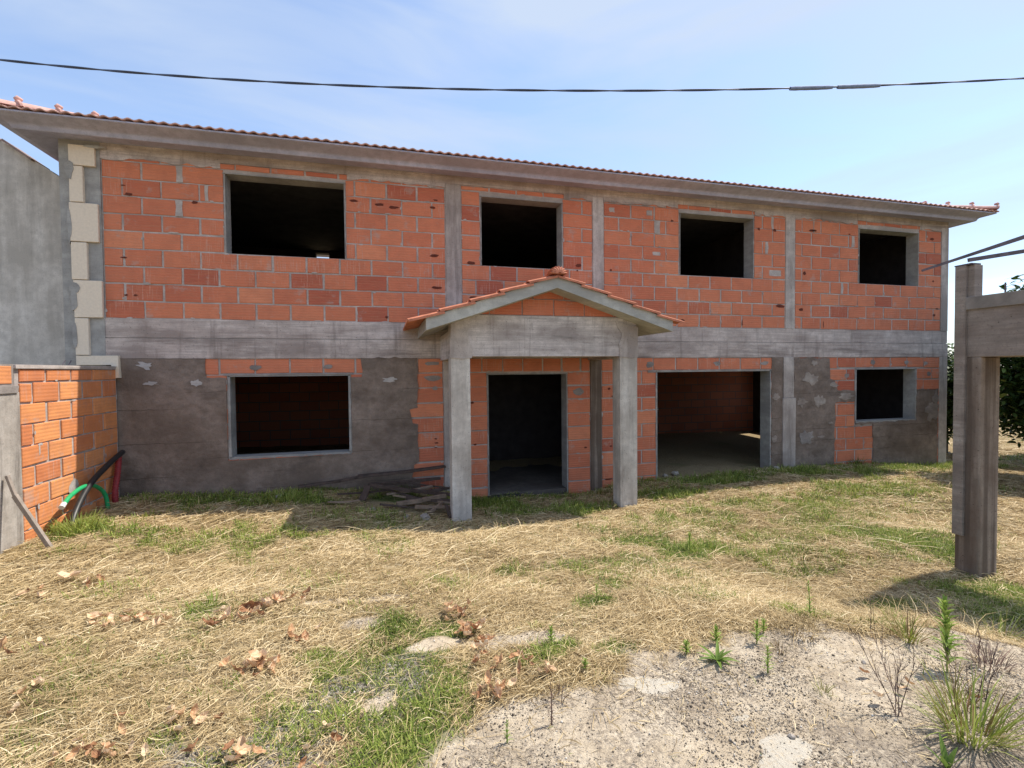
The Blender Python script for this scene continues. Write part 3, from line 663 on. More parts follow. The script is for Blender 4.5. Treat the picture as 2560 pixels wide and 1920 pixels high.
# corner blocks
for i, (x0, x1, z0, z1) in enumerate([(-4.36, -4.04, 3.05, 3.345), (-4.36, -4.19, 2.52, 3.04), (-4.37, -4.02, 1.95, 2.51), (-4.365, -4.17, 1.40, 1.94), (-4.35, -4.0, .85, 1.39), (-4.35, -4.18, .30, .84)]):
    c = MB(); c.box((x0, YF - .065, z0), (x1, YF - .012, z1), j=.003); c.build('corner_block', M_stone, house, bevel=.008)
c = MB(); P = [(-4.34, .29), (-3.82, .292), (-3.81, -.04), (-3.91, -.04), (-3.91, .155), (-4.34, .155)]
poly_sheet('corner_block', P, YF - .07, YF - .01, M_stone, house, 'L shaped cream corner block at the foot of the corner', 0, fixed=range(6))
for (x, z, a, b) in [(-4.36, 2.98, .12, .3), (-4.37, 2.2, .05, .5), (-4.34, 1.1, .09, .35), (-4.33, 1.28, .14, .14), (-4.35, .6, .06, .4), (-4.05, 3.33, .25, .05)]:
    k = 11; P = []
    for i in range(k):
        an = 2 * math.pi * i / k; r = random.uniform(.7, 1.2); P.append((x + math.cos(an) * a / 2 * r, z + math.sin(an) * b / 2 * r))
    poly_sheet('mortar_patch', P, YF - .073, YF - .02, M_render, house, None, .006, step=.06)

# porch
YP = 7.1
for (x0, x1) in ((.943, 1.235), (3.685, 3.985)):
    c = MB(); c.box((x0, YP, -2.7), (x1, YP + .27, ZB - .02), j=.004); c.box((x0 + .03, YP - .004, -2.6), (x0 + .055, YP, .2)) if x0 > 2 else None
    c.build('porch_pillar', M_pillar, house, bevel=.008)
c = MB()
c.box((.945, YP + .006, .228), (3.98, YP + .26, .85), j=.002); c.box((.95, YP + .261, .20), (1.2, YF - .003, .62)); c.box((3.73, YP + .261, .20), (3.975, YF - .003, .62))
c.box((2.08, YP + .003, .235), (2.087, YP + .02, .82), 1)
c.build('porch_beam', [M_pbeam, M_concv], house, bevel=.004)
poly_sheet('post_cap', [(.925, .21), (1.26, .21), (1.27, .35), (1.21, .5), (1.24, .7), (1.32, .86), (.935, .80)], YP - .012, YP + .03, M_concv, house, 'rough patched joint where the left pillar meets the porch beam', .022)
poly_sheet('post_cap', [(3.67, .21), (4.0, .21), (4.0, .70), (3.6, .80), (3.71, .6), (3.66, .42)], YP - .012, YP + .03, M_concv, house, 'rough patched joint where the right pillar meets the porch beam', .022)
AX, AZ_, LX, LZ, RX, RZ = 2.49, 1.40, .565, .752, 4.42, .78   # slab top line at the front
g = MB()
zt = lambda x: (LZ + (AZ_ - LZ) * (x - LX) / (AX - LX)) if x < AX else (RZ + (AZ_ - RZ) * (RX - x) / (RX - AX))
# gable masonry under the slab
hole = []
for i in range(8):
    a = 1.0 + i * .375; b = a + .375
    g.face([(a, YP + .03, .8), (b, YP + .03, .8), (b, YP + .03, zt(b) - .1), (a, YP + .03, zt(a) - .1)], 1)
    g.face([(a, YP + .2, .8), (a, YP + .2, zt(a) - .1), (b, YP + .2, zt(b) - .1), (b, YP + .2, .8)], 1)
def gb(x0, x1, z0, z1):
    # block clipped under the slope
    zl, zr = min(z1, zt(x0) - .14), min(z1, zt(x1) - .14)
    if max(zl, zr) - z0 < .02: return
    t = random.choice([.1, .3, .4, .5]); y = YP + .012 + jit(.002)
    pts = [(x0, y, z0), (x1, y, z0), (x1, y, max(zr, z0 + .002)), (x0, y, max(zl, z0 + .002))]
    if x0 < AX < x1: pts.insert(3, (AX, y, min(z1, AZ_ - .14)))
    g.face(pts, 0, t)
    for i in range(len(pts)):
        p, q = pts[i], pts[(i + 1) % len(pts)]; g.face([p, (p[0], y + .03, p[2]), (q[0], y + .03, q[2]), q], 0, t)
for k in range(6): gb(1.17 + k * .51 - .13, 1.17 + k * .51 + .36, .862, 1.10)
for k in range(3): gb(1.72 + k * .51, 1.72 + k * .51 + .49, 1.115, 1.35)
g.build('porch_gable', [M_brick, M_mortar], house)
s_ = MB()
T = .172
for (x0, z0, x1, z1) in ((LX, LZ, AX, AZ_), (RX, RZ, AX, AZ_)):
    ex = .03 if x0 < x1 else -.05
    P = [(x0 + ex * 0, 6.75, z0 - T), (x1, 6.75, z1 - T), (x0, YF - .01, z0 - T), (x1, YF - .01, z1 - T), (x0, 6.75, z0), (x1, 6.75, z1), (x0, YF - .01, z0), (x1, YF - .01, z1)]
    b = len(s_.v); s_.v += P
    for q in ((0, 2, 3, 1), (4, 5, 7, 6), (0, 1, 5, 4), (2, 6, 7, 3), (0, 4, 6, 2)): s_.f.append(tuple(b + i for i in q)); s_.m.append(0); s_.t.append(.5)
slab = s_.build('porch_roof', M_porch, house, 'pale rendered gable roof slab over the porch')
# tile courses on the porch
def course(mb, xa, za, xb, zb, lift):
    """xa,za = lower edge; xb,zb = upper edge; waves run along y"""
    y0, y1 = 6.715, YF - .015; wv = .21; n_ = int((y1 - y0) / (wv / 10)); th = .02
    d = Vector((xb - xa, 0, zb - za)).normalized(); nrm = Vector((-d.z, 0, d.x)); nrm = nrm if nrm.z > 0 else -nrm
    pr = []
    for i in range(n_ + 1):
        y = y0 + (y1 - y0) * i / n_; h = .026 * abs(math.sin(math.pi * (y - y0) / wv)) ** .8
        pr.append((y, h))
    for i in range(n_):
        (ya, ha), (yb_, hb) = pr[i], pr[i + 1]
        lowA = Vector((xa, ya, za)) + nrm * (lift + ha); lowB = Vector((xa, yb_, za)) + nrm * (lift + hb)
        upA = Vector((xb, ya, zb)) + nrm * (.004 + ha); upB = Vector((xb, yb_, zb)) + nrm * (.004 + hb)
        mb.face([lowA, lowB, upB, upA]); mb.face([lowA - nrm * th, upA - nrm * th, upB - nrm * th, lowB - nrm * th]); mb.face([lowA, lowA - nrm * th, lowB - nrm * th, lowB])
        if i == 0: mb.face([lowA, upA, upA - nrm * (th + .012), lowA - nrm * (th + .012)])
tl = MB()
for (x0, z0, nn) in ((.335, .675, 5), (4.60, .715, 5)):
    for k in range(nn):
        f0, f1 = k / nn, (k + 1.12) / nn; f1 = min(f1, 1)
        course(tl, x0 + (AX - x0) * f0, z0 + (AZ_ - z0) * f0, x0 + (AX - x0) * f1, z0 + (AZ_ - z0) * f1, .046)
tl.build('tile_field', M_tileo, slab, 'orange wavy tiles laid in five courses each side', smooth=False)
for k in range(4):
    ya = 6.72 + k * .42; hip_tile((AX + .01, ya, AZ_ + .03), (AX + .01, ya + .43, AZ_ + .03), 'ridge_tile', .105, .09, slab, False, M_tileo)
c = MB()   # ribbed shell closing the ridge
nr = 9
for i in range(nr):
    a0 = math.pi * i / nr; a1 = math.pi * (i + 1) / nr; am = (a0 + a1) / 2
    q = []
    for k in range(5):
        ph = math.pi / 2 * k / 4
        def P_(an, bulge): r = (.125 + bulge) ; return (AX + .01 + math.cos(an) * r * math.cos(ph * .9), 6.72 - .05 * math.sin(ph) , AZ_ + .025 + math.sin(an) * r * math.cos(ph * .9) * .85)
        q.append((P_(a0, -.012), P_(am, .018), P_(a1, -.012)))
    for k in range(4):
        A, B = q[k], q[k + 1]; c.face([A[0], A[1], B[1], B[0]]); c.face([A[1], A[2], B[2], B[1]])
    r = .125; o_ = lambda an, b_, y: (AX + .01 + math.cos(an) * (r + b_), y, AZ_ + .025 + math.sin(an) * (r + b_) * .85)
    c.face([o_(a0, -.012, 6.72), o_(am, .018, 6.72), o_(am, .004, 6.95), o_(a0, -.024, 6.95)]); c.face([o_(am, .018, 6.72), o_(a1, -.012, 6.72), o_(a1, -.024, 6.95), o_(am, .004, 6.95)])
c.build('ridge_end_cap', M_tileo, slab)

# ------------------------------------------------------------------ brick boundary wall on the left
XW = -3.857
bw = empty('boundary_wall', (XW - .1, 7.0, -1.85), 'orange clay block garden wall running forward from the left corner of the house', 'wall')
mbw = MB(); mbw.box((XW - .2, 6.42, -2.4), (XW - .016, 8.47, .085), 1)
side = lambda u, z, d: (XW - d, u, z)
rws = [(-.07, .09)] + [(-.07 - .235 * (i + 1), -.07 - .235 * i) for i in range(9)]
def wt(): return random.choice([.1, .3, .45, .5, .6, .7, .85, 1])
brick_rows(mbw, 6.46, 8.45, rws, 6.44, .47, [], side, jo=.02, tintf=wt)
mbw.box((XW - .21, 6.40, .084), (XW + .012, 8.47, .128), 1, j=.006)
for y, z, a, b in [(6.75, -.85, .03, .14), (7.35, -1.42, .22, .2), (7.55, -1.6, .12, .12)]: pocket(mbw, y, z, a, b, 1, mpf=lambda u, v_: (XW + .003, u, v_))
mbw.build('brick_panel', [M_brickw, M_mortar], bw)
pr_ = MB(); pr_.box((XW - .22, 5.2, -2.3), (XW + .006, 6.455, -.17), j=.004); pr_.build('concrete_pier', M_pier, bw, 'rough grey concrete pier with stained foot', bevel=.01)
pr_ = MB(); pr_.box((XW - .2, 5.2, -.16), (XW - .006, 6.40, .13), 1); brick_rows(pr_, 5.3, 6.38, [(-.09, .12)], 5.37, .47, [], lambda u, z, d: (XW + .004 - d, u, z), tintf=wt); pr_.box((XW - .2, 5.2, -.175), (XW + .02, 6.42, -.095), 1, j=.012)
pr_.build('top_course', [M_brickw, M_splash], bw)
pr_ = MB()
for i in range(2): pr_ = MB(); pr_.tube([(XW - .12, 7.42 + i * .12, .12), (XW - .1, 7.46 + i * .12, .2)], .006, 5); pr_.build('rebar_stub', M_rust, bw)

# ------------------------------------------------------------------ neighbouring house at the far left
nb = empty('neighbouring_house', (-7, 9.6, -2), 'plain grey rendered gable of the neighbouring house behind the brick garden wall', 'house')
c = MB(); Pn = [(-4.46, 2.86), (-5.8, 3.72), (-7.6, 5.0), (-10.5, 6.6), (-14, 4.4), (-14, -2.5), (-4.46, -2.5)]
poly_sheet('wall', Pn, 9.2, 9.45, M_neigh, nb, None, .012, fixed=(3, 4, 5, 6), step=.16)
def slopeline(x): return 2.86 + (-4.46 - x) * (.86 / 1.34)
for i in range(12):
    x0 = -4.35 - i * .42
    if i % 3 == 1: continue
    z0 = slopeline(x0); x1 = x0 - .36; z1 = slopeline(x1)
    c = MB(); c.beam((x0, 9.33, z0 + .0), (x1, 9.33, z1 + .03), .42, .03, t=.5); c.build('verge_tile', M_vtile, nb)
c = MB(); c.face([(-4.46, 9.44, 2.8), (-10.5, 9.44, 6.45), (-10.5, 16, 6.45), (-4.46, 16, 2.8)]); c.face([(-4.46, 9.45, 2.75), (-4.46, 16, 2.75), (-10.5, 16, 6.4), (-10.5, 9.45, 6.4)]); c.build('roof', M_tile, nb)

# ------------------------------------------------------------------ concrete frame of the outbuilding on the right
fr = empty('concrete_frame', (5.8, 3.5, -2.1), 'unfinished grey concrete column and beam frame with formwork boards at the right edge', 'frame')
c = MB(); c.box((5.69, 3.425, -2.6), (5.96, 3.635, .10), j=.004); c.build('column', M_frame, fr, bevel=.014)
c = MB(); c.box((5.688, -2.0, .10), (6.42, 3.62, .60), j=.002); c.build('beam', M_frameb, fr, bevel=.006)
c = MB(); c.box((5.66, -2.0, .575), (5.687, 3.60, .70), j=.002); c.build('formwork_board', M_cap, fr, 'pale plank along the top of the beam', bevel=.003)
c = MB(); c.box((5.655, 3.545, -1.72), (5.688, 3.64, 1.02), j=.002); c.build('formwork_board', M_frameb, fr, 'tall narrow board fixed to the column', bevel=.003)
c = MB(); c.box((5.69, 3.49, .605), (5.80, 3.66, 1.02), j=.003); c.build('column_stub', M_frameb, fr, bevel=.005)
c = MB(); c.tube([(5.72, 3.26, .6), (5.72, 3.26, .80)], .008, 6); c.build('rebar_stub', M_rust, fr)
c = MB(); c.tube([(5.67, 3.02, .60), (5.645, 3.02, .93)], .012, 6); c.build('rebar_stub', M_rust, fr)
c = MB(); c.beam((6.9, 2.3, 1.66), (4.93, 3.45, .915), .035, .07, taper=.3, j=.0); c.build('rafter', M_rust, fr, 'wider rusty roof bar jutting past the column')
c = MB(); c.beam((5.62, 3.5, 1.06), (7.9, 3.05, 1.42), .025, .038); c.build('rafter', M_rust, fr, 'thinner rusty roof bar above the beam')
c = MB(); c.box((5.66, 3.50, 1.022), (5.79, 3.65, 1.036), j=.002); c.build('bearing_plate', M_rust, fr)

# ------------------------------------------------------------------ overhead cable
PX = [(-3.94, 6.5, 3.39)]
cab = empty('overhead_cable', (1.5, 5.7, 3.4), 'twisted dark overhead cable with two taped splices crossing the sky', 'cable')
def cable_pt(s):   # s 0..1 over the view
    K = [(0.0, (-4.24, 7.0, 3.649)), (.226, (-2.212, 6.435, 3.48)), (.5, (1.531, 5.75, 3.403)), (.678, (3.778, 5.30, 3.469)), (.816, (5.67, 4.96, 3.555)), (.856, (6.247, 4.86, 3.598)), (1.0, (8.175, 4.5, 3.823))]
    s = max(-.6, min(1.6, s)); q = [k[1] for k in K]; ss = [k[0] for k in K]
    # quadratic least-squares through the control points gives the sag
    return Vector([float(np.polyval(cable_pt.c[i], s)) for i in range(3)])
_K = [(0.0, (-4.24, 7.0, 3.649)), (.226, (-2.212, 6.435, 3.48)), (.5, (1.531, 5.75, 3.403)), (.678, (3.778, 5.30, 3.469)), (.816, (5.67, 4.96, 3.555)), (.856, (6.247, 4.86, 3.598)), (1.0, (8.175, 4.5, 3.823))]
cable_pt.c = [np.polyfit([k[0] for k in _K], [k[1][i] for k in _K], 2 if i != 1 else 1) for i in range(3)]
for ph in (0, math.pi):
    pts = []
    for i in range(700):
        s = -.35 + 1.7 * i / 699; p = cable_pt(s); a = s * 12.6 * 2 * math.pi / .34 * .25 + ph
        pts.append(p + Vector((0, math.cos(a) * .006, math.sin(a) * .006)))
    c = MB(); c.tube(pts, .0078, 6); c.build('cable_strand', M_cable, cab, smooth=True)
for s0, s1 in ((.771, .811), (.816, .856)):
    c = MB(); P = [cable_pt(s0 + (s1 - s0) * i / 8) - Vector((0, 0, .004)) for i in range(9)]; c.tube(P, [.022, .025, .023, .025, .024, .025, .023, .023, .018], 10); c.build('splice_sleeve', M_sleeve, cab)
for o in [q for q in cab.children if q.name.startswith('splice')]: pass

# ------------------------------------------------------------------ pipes and pole by the boundary wall
def spline(P, n=40):
    P = [Vector(p) for p in P]; out = []
    Q = [P[0] * 2 - P[1]] + P + [P[-1] * 2 - P[-2]]
    for i in range(1, len(Q) - 2):
        for k in range(n):
            t = k / n; a, b, c_, d = Q[i - 1], Q[i], Q[i + 1], Q[i + 2]
            out.append(.5 * ((2 * b) + (c_ - a) * t + (2 * a - 5 * b + 4 * c_ - d) * t * t + (3 * b - 3 * c_ + d - a) * t ** 3))
    out.append(P[-1]); return out
c = MB(); c.tube(spline([(-3.62, 6.78, -1.95), (-3.66, 6.98, -1.68), (-3.72, 7.42, -1.42), (-3.74, 7.95, -1.23), (-3.75, 8.32, -1.13)], 14), .037, 12)
tag(c.build('pipe', M_black, smooth=True), 'thick black plastic pipe leaning in the corner by the brick garden wall', 'pipe', 'plastic pipes by the garden wall')
c = MB(); c.tube(spline([(-3.70, 6.86, -1.52), (-3.72, 7.05, -1.455), (-3.74, 7.35, -1.42), (-3.75, 7.62, -1.48), (-3.74, 7.82, -1.66), (-3.72, 7.84, -1.97)], 14), .026, 12)
c2 = MB(); 
hose = tag(c.build('hose', M_green, smooth=True), 'bent bright green hose arching beside the black pipe at the garden wall', 'hose', 'plastic pipes by the garden wall')
c = MB(); c.tube([(-3.702, 6.865, -1.518), (-3.695, 6.80, -1.548)], [.029, .030], 12); c.build('hose_end', M_white, hose)
P = spline([(-3.74, 8.12, -2.0), (-3.76, 8.10, -1.72), (-3.775, 8.22, -1.42), (-3.78, 8.28, -1.18)], 26)
c = MB(); c.tube(P, [.038 + (.005 if i % 3 == 0 else -.002) for i in range(len(P))], 12)
tag(c.build('pipe', M_red, smooth=True), 'faded red corrugated pipe standing in the corner behind the black pipe', 'pipe', 'plastic pipes by the garden wall')
c = MB(); c.beam((-3.39, 6.08, -1.84), (-3.74, 6.15, -1.24), .032, .045, j=.003); c.beam((-3.735, 6.149, -1.25), (-3.81, 6.17, -1.03), .03, .03, j=.003)
st_ = tag(c.build('pole', M_stick, bevel=.004), 'grey weathered stick leaning against the concrete pier at the left edge', 'stick')

def gz1(x, y): return float(gz(np.array([x]), np.array([y]))[0])
# ------------------------------------------------------------------ board by the garage jamb inside
c = MB(); c.box((1.72, 8.36, gz1(2, 8.4) - .02), (2.35, 8.44, gz1(2, 8.4) + .06), j=.01)
tag(c.build('rubber_strip', M_black, bevel=.01), 'black rubber strip lying in front of the doorway', 'strip')
c = MB(); c.box((8.0, YF + .30, -.64), (8.045, YF + .33, -.05)); tag(c.build('white_batten', M_white), 'narrow white batten hanging behind the right jamb of the garage opening', 'batten')

# ------------------------------------------------------------------ weathered boards heaped by the left porch pillar
WOOD = [((-1.35, 8.25, .10), (-.30, 8.3, .36), .10, .04, 0, 'dark board leaning low against the plastered wall left of the heap'),
 ((-.45, 8.32, .30), (1.0, 8.38, .55), .12, .045, 0, 'long dark board along the top back of the heap'),
 ((-.28, 8.15, .24), (.9, 8.3, .30), .08, .05, 0, 'dark board under the long top board'),
 ((-.25, 8.0, .28), (1.02, 7.75, .22), .07, .05, 1, 'brownish pole sloping down towards the porch pillar'),
 ((.0, 7.95, .10), (.75, 8.05, .24), .06, .04, 1, 'short brown board in the middle of the heap'),
 ((.15, 7.62, .05), (.92, 7.75, .20), .09, .06, 1, 'thick mossy board at the front of the heap'),
 ((.30, 7.75, .12), (1.05, 7.66, .14), .08, .05, 0, 'dark board wedged behind the front boards'),
 ((.42, 7.55, .05), (.98, 7.50, .10), .07, .05, 1, 'low board nearest the porch pillar foot'),
 ((.55, 7.9, .18), (1.2, 8.1, .28), .07, .04, 0, 'dark stub behind the porch pillar'),
 ((-.85, 7.62, .03), (-.40, 7.72, .06), .06, .02, 2, 'pale thin slat lying alone left of the heap'),
 ((.93, 7.22, .0), (.88, 7.36, .20), .05, .03, 1, 'short upright stake at the pillar foot'),
 ((-.38, 7.9, .0), (-.28, 8.0, .26), .14, .03, 0, 'dark offcut standing on edge at the left end of the heap'),
 ((.2, 8.2, .1), (.9, 7.8, .2), .06, .04, 0, 'crossing dark batten inside the heap'),
 ((.62, 7.42, .02), (.86, 7.62, .14), .05, .04, 1, 'short crossing stick in front of the heap')]
WOOD += [((-.75, 8.0, .02), (.1, 8.1, .14), .035, .03, 0, 'thin dark stick reaching left out of the heap'), ((-.1, 7.6, .03), (.75, 7.5, .06), .035, .03, 0, 'thin dark stick along the front edge of the heap'),
 ((.1, 7.85, .1), (1.02, 7.6, .12), .03, .03, 1, 'thin pole lying across the front boards'), ((.3, 8.2, .22), (1.15, 7.95, .26), .035, .03, 0, 'thin stick behind the porch pillar top end'), ((-.1, 8.1, .2), (.6, 7.7, .12), .03, .03, 0, 'thin diagonal stick inside the heap')]
for a, b, w_, h_, mi, lb in WOOD:
    g_ = min(gz1(a[0], a[1]), gz1(b[0], b[1])) if mi != 2 else 0
    za = (gz1(a[0], a[1]) + a[2] * .8 + .03); zb_ = (gz1(b[0], b[1]) + b[2] * .8 + .03); w_ *= .95; h_ *= .9
    c = MB(); A = Vector((a[0], a[1], za)); B = Vector((b[0], b[1], zb_)); Mi = A.lerp(B, .5) + Vector((0, 0, -.012))
    c.beam(A, Mi, w_, h_, j=.006); c.beam(Mi - (B - A) * .0, B, w_ * .96, h_ * .94, j=.006)
    o = c.build('plank', [M_wood, M_woodp, M_woodp][mi] if mi != 1 else M_wood, bevel=.004)
    if mi == 1: o.data.materials[0] = M_woodp if random.random() < .45 else M_wood
    tag(o, lb, 'plank', 'weathered boards heaped beside the porch')
def rock(x, y, r, lb, m=M_rock, grp='rubble lumps by the house wall', name='stone', cat='stone', rise=.35):
    bm = bmesh.new(); bmesh.ops.create_icosphere(bm, subdivisions=2, radius=1)
    for v in bm.verts:
        k = 1 + .28 * math.sin(v.co.x * 5 + x * 9) * math.cos(v.co.y * 4 + y * 7) + random.uniform(-.08, .08); v.co = Vector((v.co.x * r * k, v.co.y * r * k * .8, v.co.z * r * k * .6))
    me_ = bpy.data.meshes.new(name); bm.to_mesh(me_); bm.free(); me_.materials.append(m)
    o = bpy.data.objects.new(name, me_); C.objects.link(o); o.location = (x, y, gz1(x, y) + r * rise); o.rotation_euler = (jit(.3), jit(.3), jit(3)); tag(o, lb, cat, grp)
for x, y, r, lb in [(.55, 7.28, .09, 'pale angular stone in front of the board heap'), (-1.6, 8.05, .06, 'small pale stone in the grass under the wide lower window'), (.28, 7.3, .045, 'small pinkish stone left of the angular stone'), (5.75, 8.7, .09, 'stone just inside the garage opening'), (5.45, 8.6, .06, 'smaller stone at the left foot of the garage opening'), (8.0, 8.42, .08, 'stone at the foot of the garage right jamb'), (-.2, 7.5, .05, 'small stone by the thin slat')]: rock(x, y, r, lb)

for x, y, r, lb in [(1.75, 1.75, .016, 'small pale stone left of the low brown twigs'), (2.6, 2.1, .014, 'small stone in front of the olive tuft'), (3.0, 1.75, .018, 'stone beside the foot of the tall weed')]: rock(x, y, r, lb, grp='loose stones on the pale patch')

# ------------------------------------------------------------------ vegetation helpers
def ribbons(P0, head, length, width, elev, curl, bend, roll, segs=3, lift=None):
    """numpy ribbons. P0 (n,3); head = azimuth; elev = start slope; bend = slope change along it; curl = azimuth change"""
    n_ = len(P0); pts = [P0]; p = P0.copy(); h = head.copy(); e = elev.copy()
    for k in range(segs):
        s = (length / segs)[:, None]
        d = np.stack([np.cos(h) * np.cos(e), np.sin(h) * np.cos(e), np.sin(e)], 1)
        p = p + d * s; pts.append(p.copy()); h = h + curl / segs; e = e + bend / segs
    pts = np.stack(pts, 1)                                    # n, segs+1, 3
    side_ = np.stack([-np.sin(head), np.cos(head), np.zeros(n_)], 1) * np.cos(roll)[:, None] + np.array([0, 0, 1.])[None] * np.sin(roll)[:, None]
    wprof = np.array([.7, 1.0, .8, .15] if segs == 3 else np.linspace(1, .2, segs + 1))
    off = side_[:, None, :] * (width[:, None] * wprof[None, :] / 2)[:, :, None]
    V_ = np.stack([pts - off, pts + off], 2).reshape(n_, -1, 3)          # n,(segs+1)*2,3
    nv = (segs + 1) * 2; base = (np.arange(n_) * nv)[:, None, None]
    q = np.array([[2 * k, 2 * k + 1, 2 * k + 3, 2 * k + 2] for k in range(segs)])[None]
    return V_.reshape(-1, 3), (base + q).reshape(-1, 4)
def mesh_np(name, V_, F_, mats, tint_face, smooth=False):
    me_ = bpy.data.meshes.new(name); me_.vertices.add(len(V_)); me_.vertices.foreach_set('co', V_.astype(np.float32).ravel())
    me_.loops.add(F_.size); me_.loops.foreach_set('vertex_index', F_.astype(np.int32).ravel())
    me_.polygons.add(len(F_)); me_.polygons.foreach_set('loop_start', (np.arange(len(F_)) * F_.shape[1]).astype(np.int32)); me_.polygons.foreach_set('loop_total', np.full(len(F_), F_.shape[1], np.int32))
    me_.update(calc_edges=True)
    a = me_.attributes.new('tint', 'FLOAT', 'FACE'); a.data.foreach_set('value', tint_face.astype(np.float32))
    me_.materials.append(mats); o = bpy.data.objects.new(name, me_); C.objects.link(o); return o

def scatter(n_, x0, x1, y0, y1, dens):
    """rejection sample inside the camera wedge; dens(x,y) in 0..1"""
    X = RNG.uniform(x0, x1, n_); Y = RNG.uniform(y0, y1, n_)
    k = RNG.random(n_) < dens(X, Y); return X[k], Y[k]
def inview(x, y, pad=.35):
    az = np.arctan2(x, np.maximum(y, .01)); return (az > -.80) & (az < 1.36) & ((y > 1.0) | (x > 2))
def clear(x, y):   # keep out of walls, pillars
    ins = (y > 8.47) & (x < 13.0) & (x > -4.6)
    ins |= (x < XW + .02); ins |= (np.abs(x - 1.09) < .17) & (np.abs(y - 7.235) < .16); ins |= (np.abs(x - 3.83) < .17) & (np.abs(y - 7.235) < .16)
    ins |= (x > -.35) & (x < 1.0) & (y > 7.45) & (y < 8.4) & (vnoise(x, y, .12, 7) > .25)
    ins |= (np.abs(x - 5.82) < .15) & (np.abs(y - 3.52) < .14)
    return ~ins

# straw litter
Vs, Fs, Ts = [], [], []; off_ = 0
for (nn, x0, x1, y0, y1, wl, wh, ll, lh) in [(330000, -2.6, 5.5, 1.1, 3.6, .002, .0045, .025, .15), (11000, -2.6, 5.0, 1.4, 4.4, .0018, .0032, .15, .42), (190000, -3.9, 8, 3.6, 6.4, .003, .0065, .05, .20), (9000, -3.9, 10, 4.0, 8.2, .004, .007, .2, .5), (95000, -3.9, 14, 6.4, 8.6, .005, .009, .07, .24), (70000, 4.9, 9, .4, 3.6, .004, .007, .06, .2), (60000, 8, 20, 3.6, 8.5, .006, .012, .10, .3), (40000, 13, 30, 8, 20, .01, .02, .15, .4)]:
    def dens(X, Y):
        b_, g_, v_ = masks(X, Y); cl = sstep(.25, .62, fbm(X, Y, .35, 41)); b_ = b_ + (fbm(X, Y, .12, 71) - .5) * 1.1 * (b_ > .02) * (b_ < .99)
        d = (1 - .985 * sstep(.25, .8, b_)) * (1 - .86 * sstep(.3, .9, g_)) * (1 - .72 * v_) * (.28 + .62 * cl)
        return d * inview(X, Y) * clear(X, Y)
    X, Y = scatter(nn, x0, x1, y0, y1, dens); n_ = len(X)
    Z = gz(X, Y); flow = .45 + (fbm(X, Y, .8, 55) - .5) * 4.0 - .5 * sstep(2, 6, X)
    sg = 1.15 if ll < .12 else .55
    hd = flow + RNG.normal(0, sg, n_) + np.where(RNG.random(n_) < .5, math.pi, 0)
    ln = RNG.uniform(ll, lh, n_) * (.6 + .8 * vnoise(X, Y, .6, 8)); P0 = np.stack([X, Y, Z + RNG.exponential(.010, n_)], 1)
    up_ = RNG.random(n_) < .07; el = np.where(up_, RNG.uniform(.5, 1.1, n_), RNG.uniform(.02, .30, n_)); bd_ = -el * 2.0 + RNG.normal(0, .12, n_)
    ln = np.where(up_, ln * .45, ln) * (.85 if ll < .1 else 1)
    v_, f_ = ribbons(P0, hd, ln, RNG.uniform(wl, wh, n_), el, RNG.normal(0, 1.1 if ll < .12 else .5, n_), bd_, RNG.uniform(-.9, .9, n_))
    Vs.append(v_); Fs.append(f_ + off_); off_ += len(v_)
    tn = np.clip(.52 + .55 * (fbm(X, Y, .5, 66) - .5) + RNG.normal(0, .26, n_), 0, 1); Ts.append(np.repeat(tn, 3))
tag(mesh_np('straw', np.concatenate(Vs), np.concatenate(Fs), M_straw, np.concatenate(Ts)), 'dry mown straw lying over the yard', 'straw', kind='stuff')

# green grass and weeds
Vs, Fs, Ts = [], [], []; off_ = 0
for (nn, x0, x1, y0, y1, wl, wh, ll, lh, sc) in [(260000, -2.6, 6, 1.1, 3.7, .0025, .006, .02, .07, 1), (120000, -3.9, 8, 3.7, 6.4, .004, .008, .04, .10, 1), (130000, -3.9, 14, 6.2, 8.6, .006, .011, .05, .14, 1), (40000, 8, 24, 4, 14, .008, .016, .05, .15, 1)]:
    def dens(X, Y):
        b_, g_, v_ = masks(X, Y); cl = fbm(X, Y, .22, 91)
        d = sstep(.12, .6, g_ * (.55 + cl)) + .09 * sstep(.5, .72, cl)
        wallside = sstep(7.9, 8.35, Y) * .55
        return np.clip(d + wallside * (X > -3.8) * (X < 13), 0, 1) * (1 - .97 * sstep(.3, .7, b_)) * inview(X, Y) * clear(X, Y) * .75
    X, Y = scatter(nn, x0, x1, y0, y1, dens); n_ = len(X); Z = gz(X, Y)
    ln = RNG.uniform(ll, lh, n_) * (.5 + 1.0 * vnoise(X, Y, .3, 12)); P0 = np.stack([X, Y, Z - .004], 1); el = RNG.uniform(.45, 1.45, n_)
    v_, f_ = ribbons(P0, RNG.uniform(0, 6.28, n_), ln, RNG.uniform(wl, wh, n_), el, RNG.normal(0, .4, n_), -RNG.uniform(.1, 1.3, n_), RNG.uniform(-.5, .5, n_))
    Vs.append(v_); Fs.append(f_ + off_); off_ += len(v_); tn = np.clip(.55 + .5 * (fbm(X, Y, .4, 23) - .5) + RNG.normal(0, .22, n_), 0, 1); Ts.append(np.repeat(tn, 3))
tag(mesh_np('grass', np.concatenate(Vs), np.concatenate(Fs), M_grass, np.concatenate(Ts)), 'patches of short green grass growing through the straw', 'grass', kind='stuff')

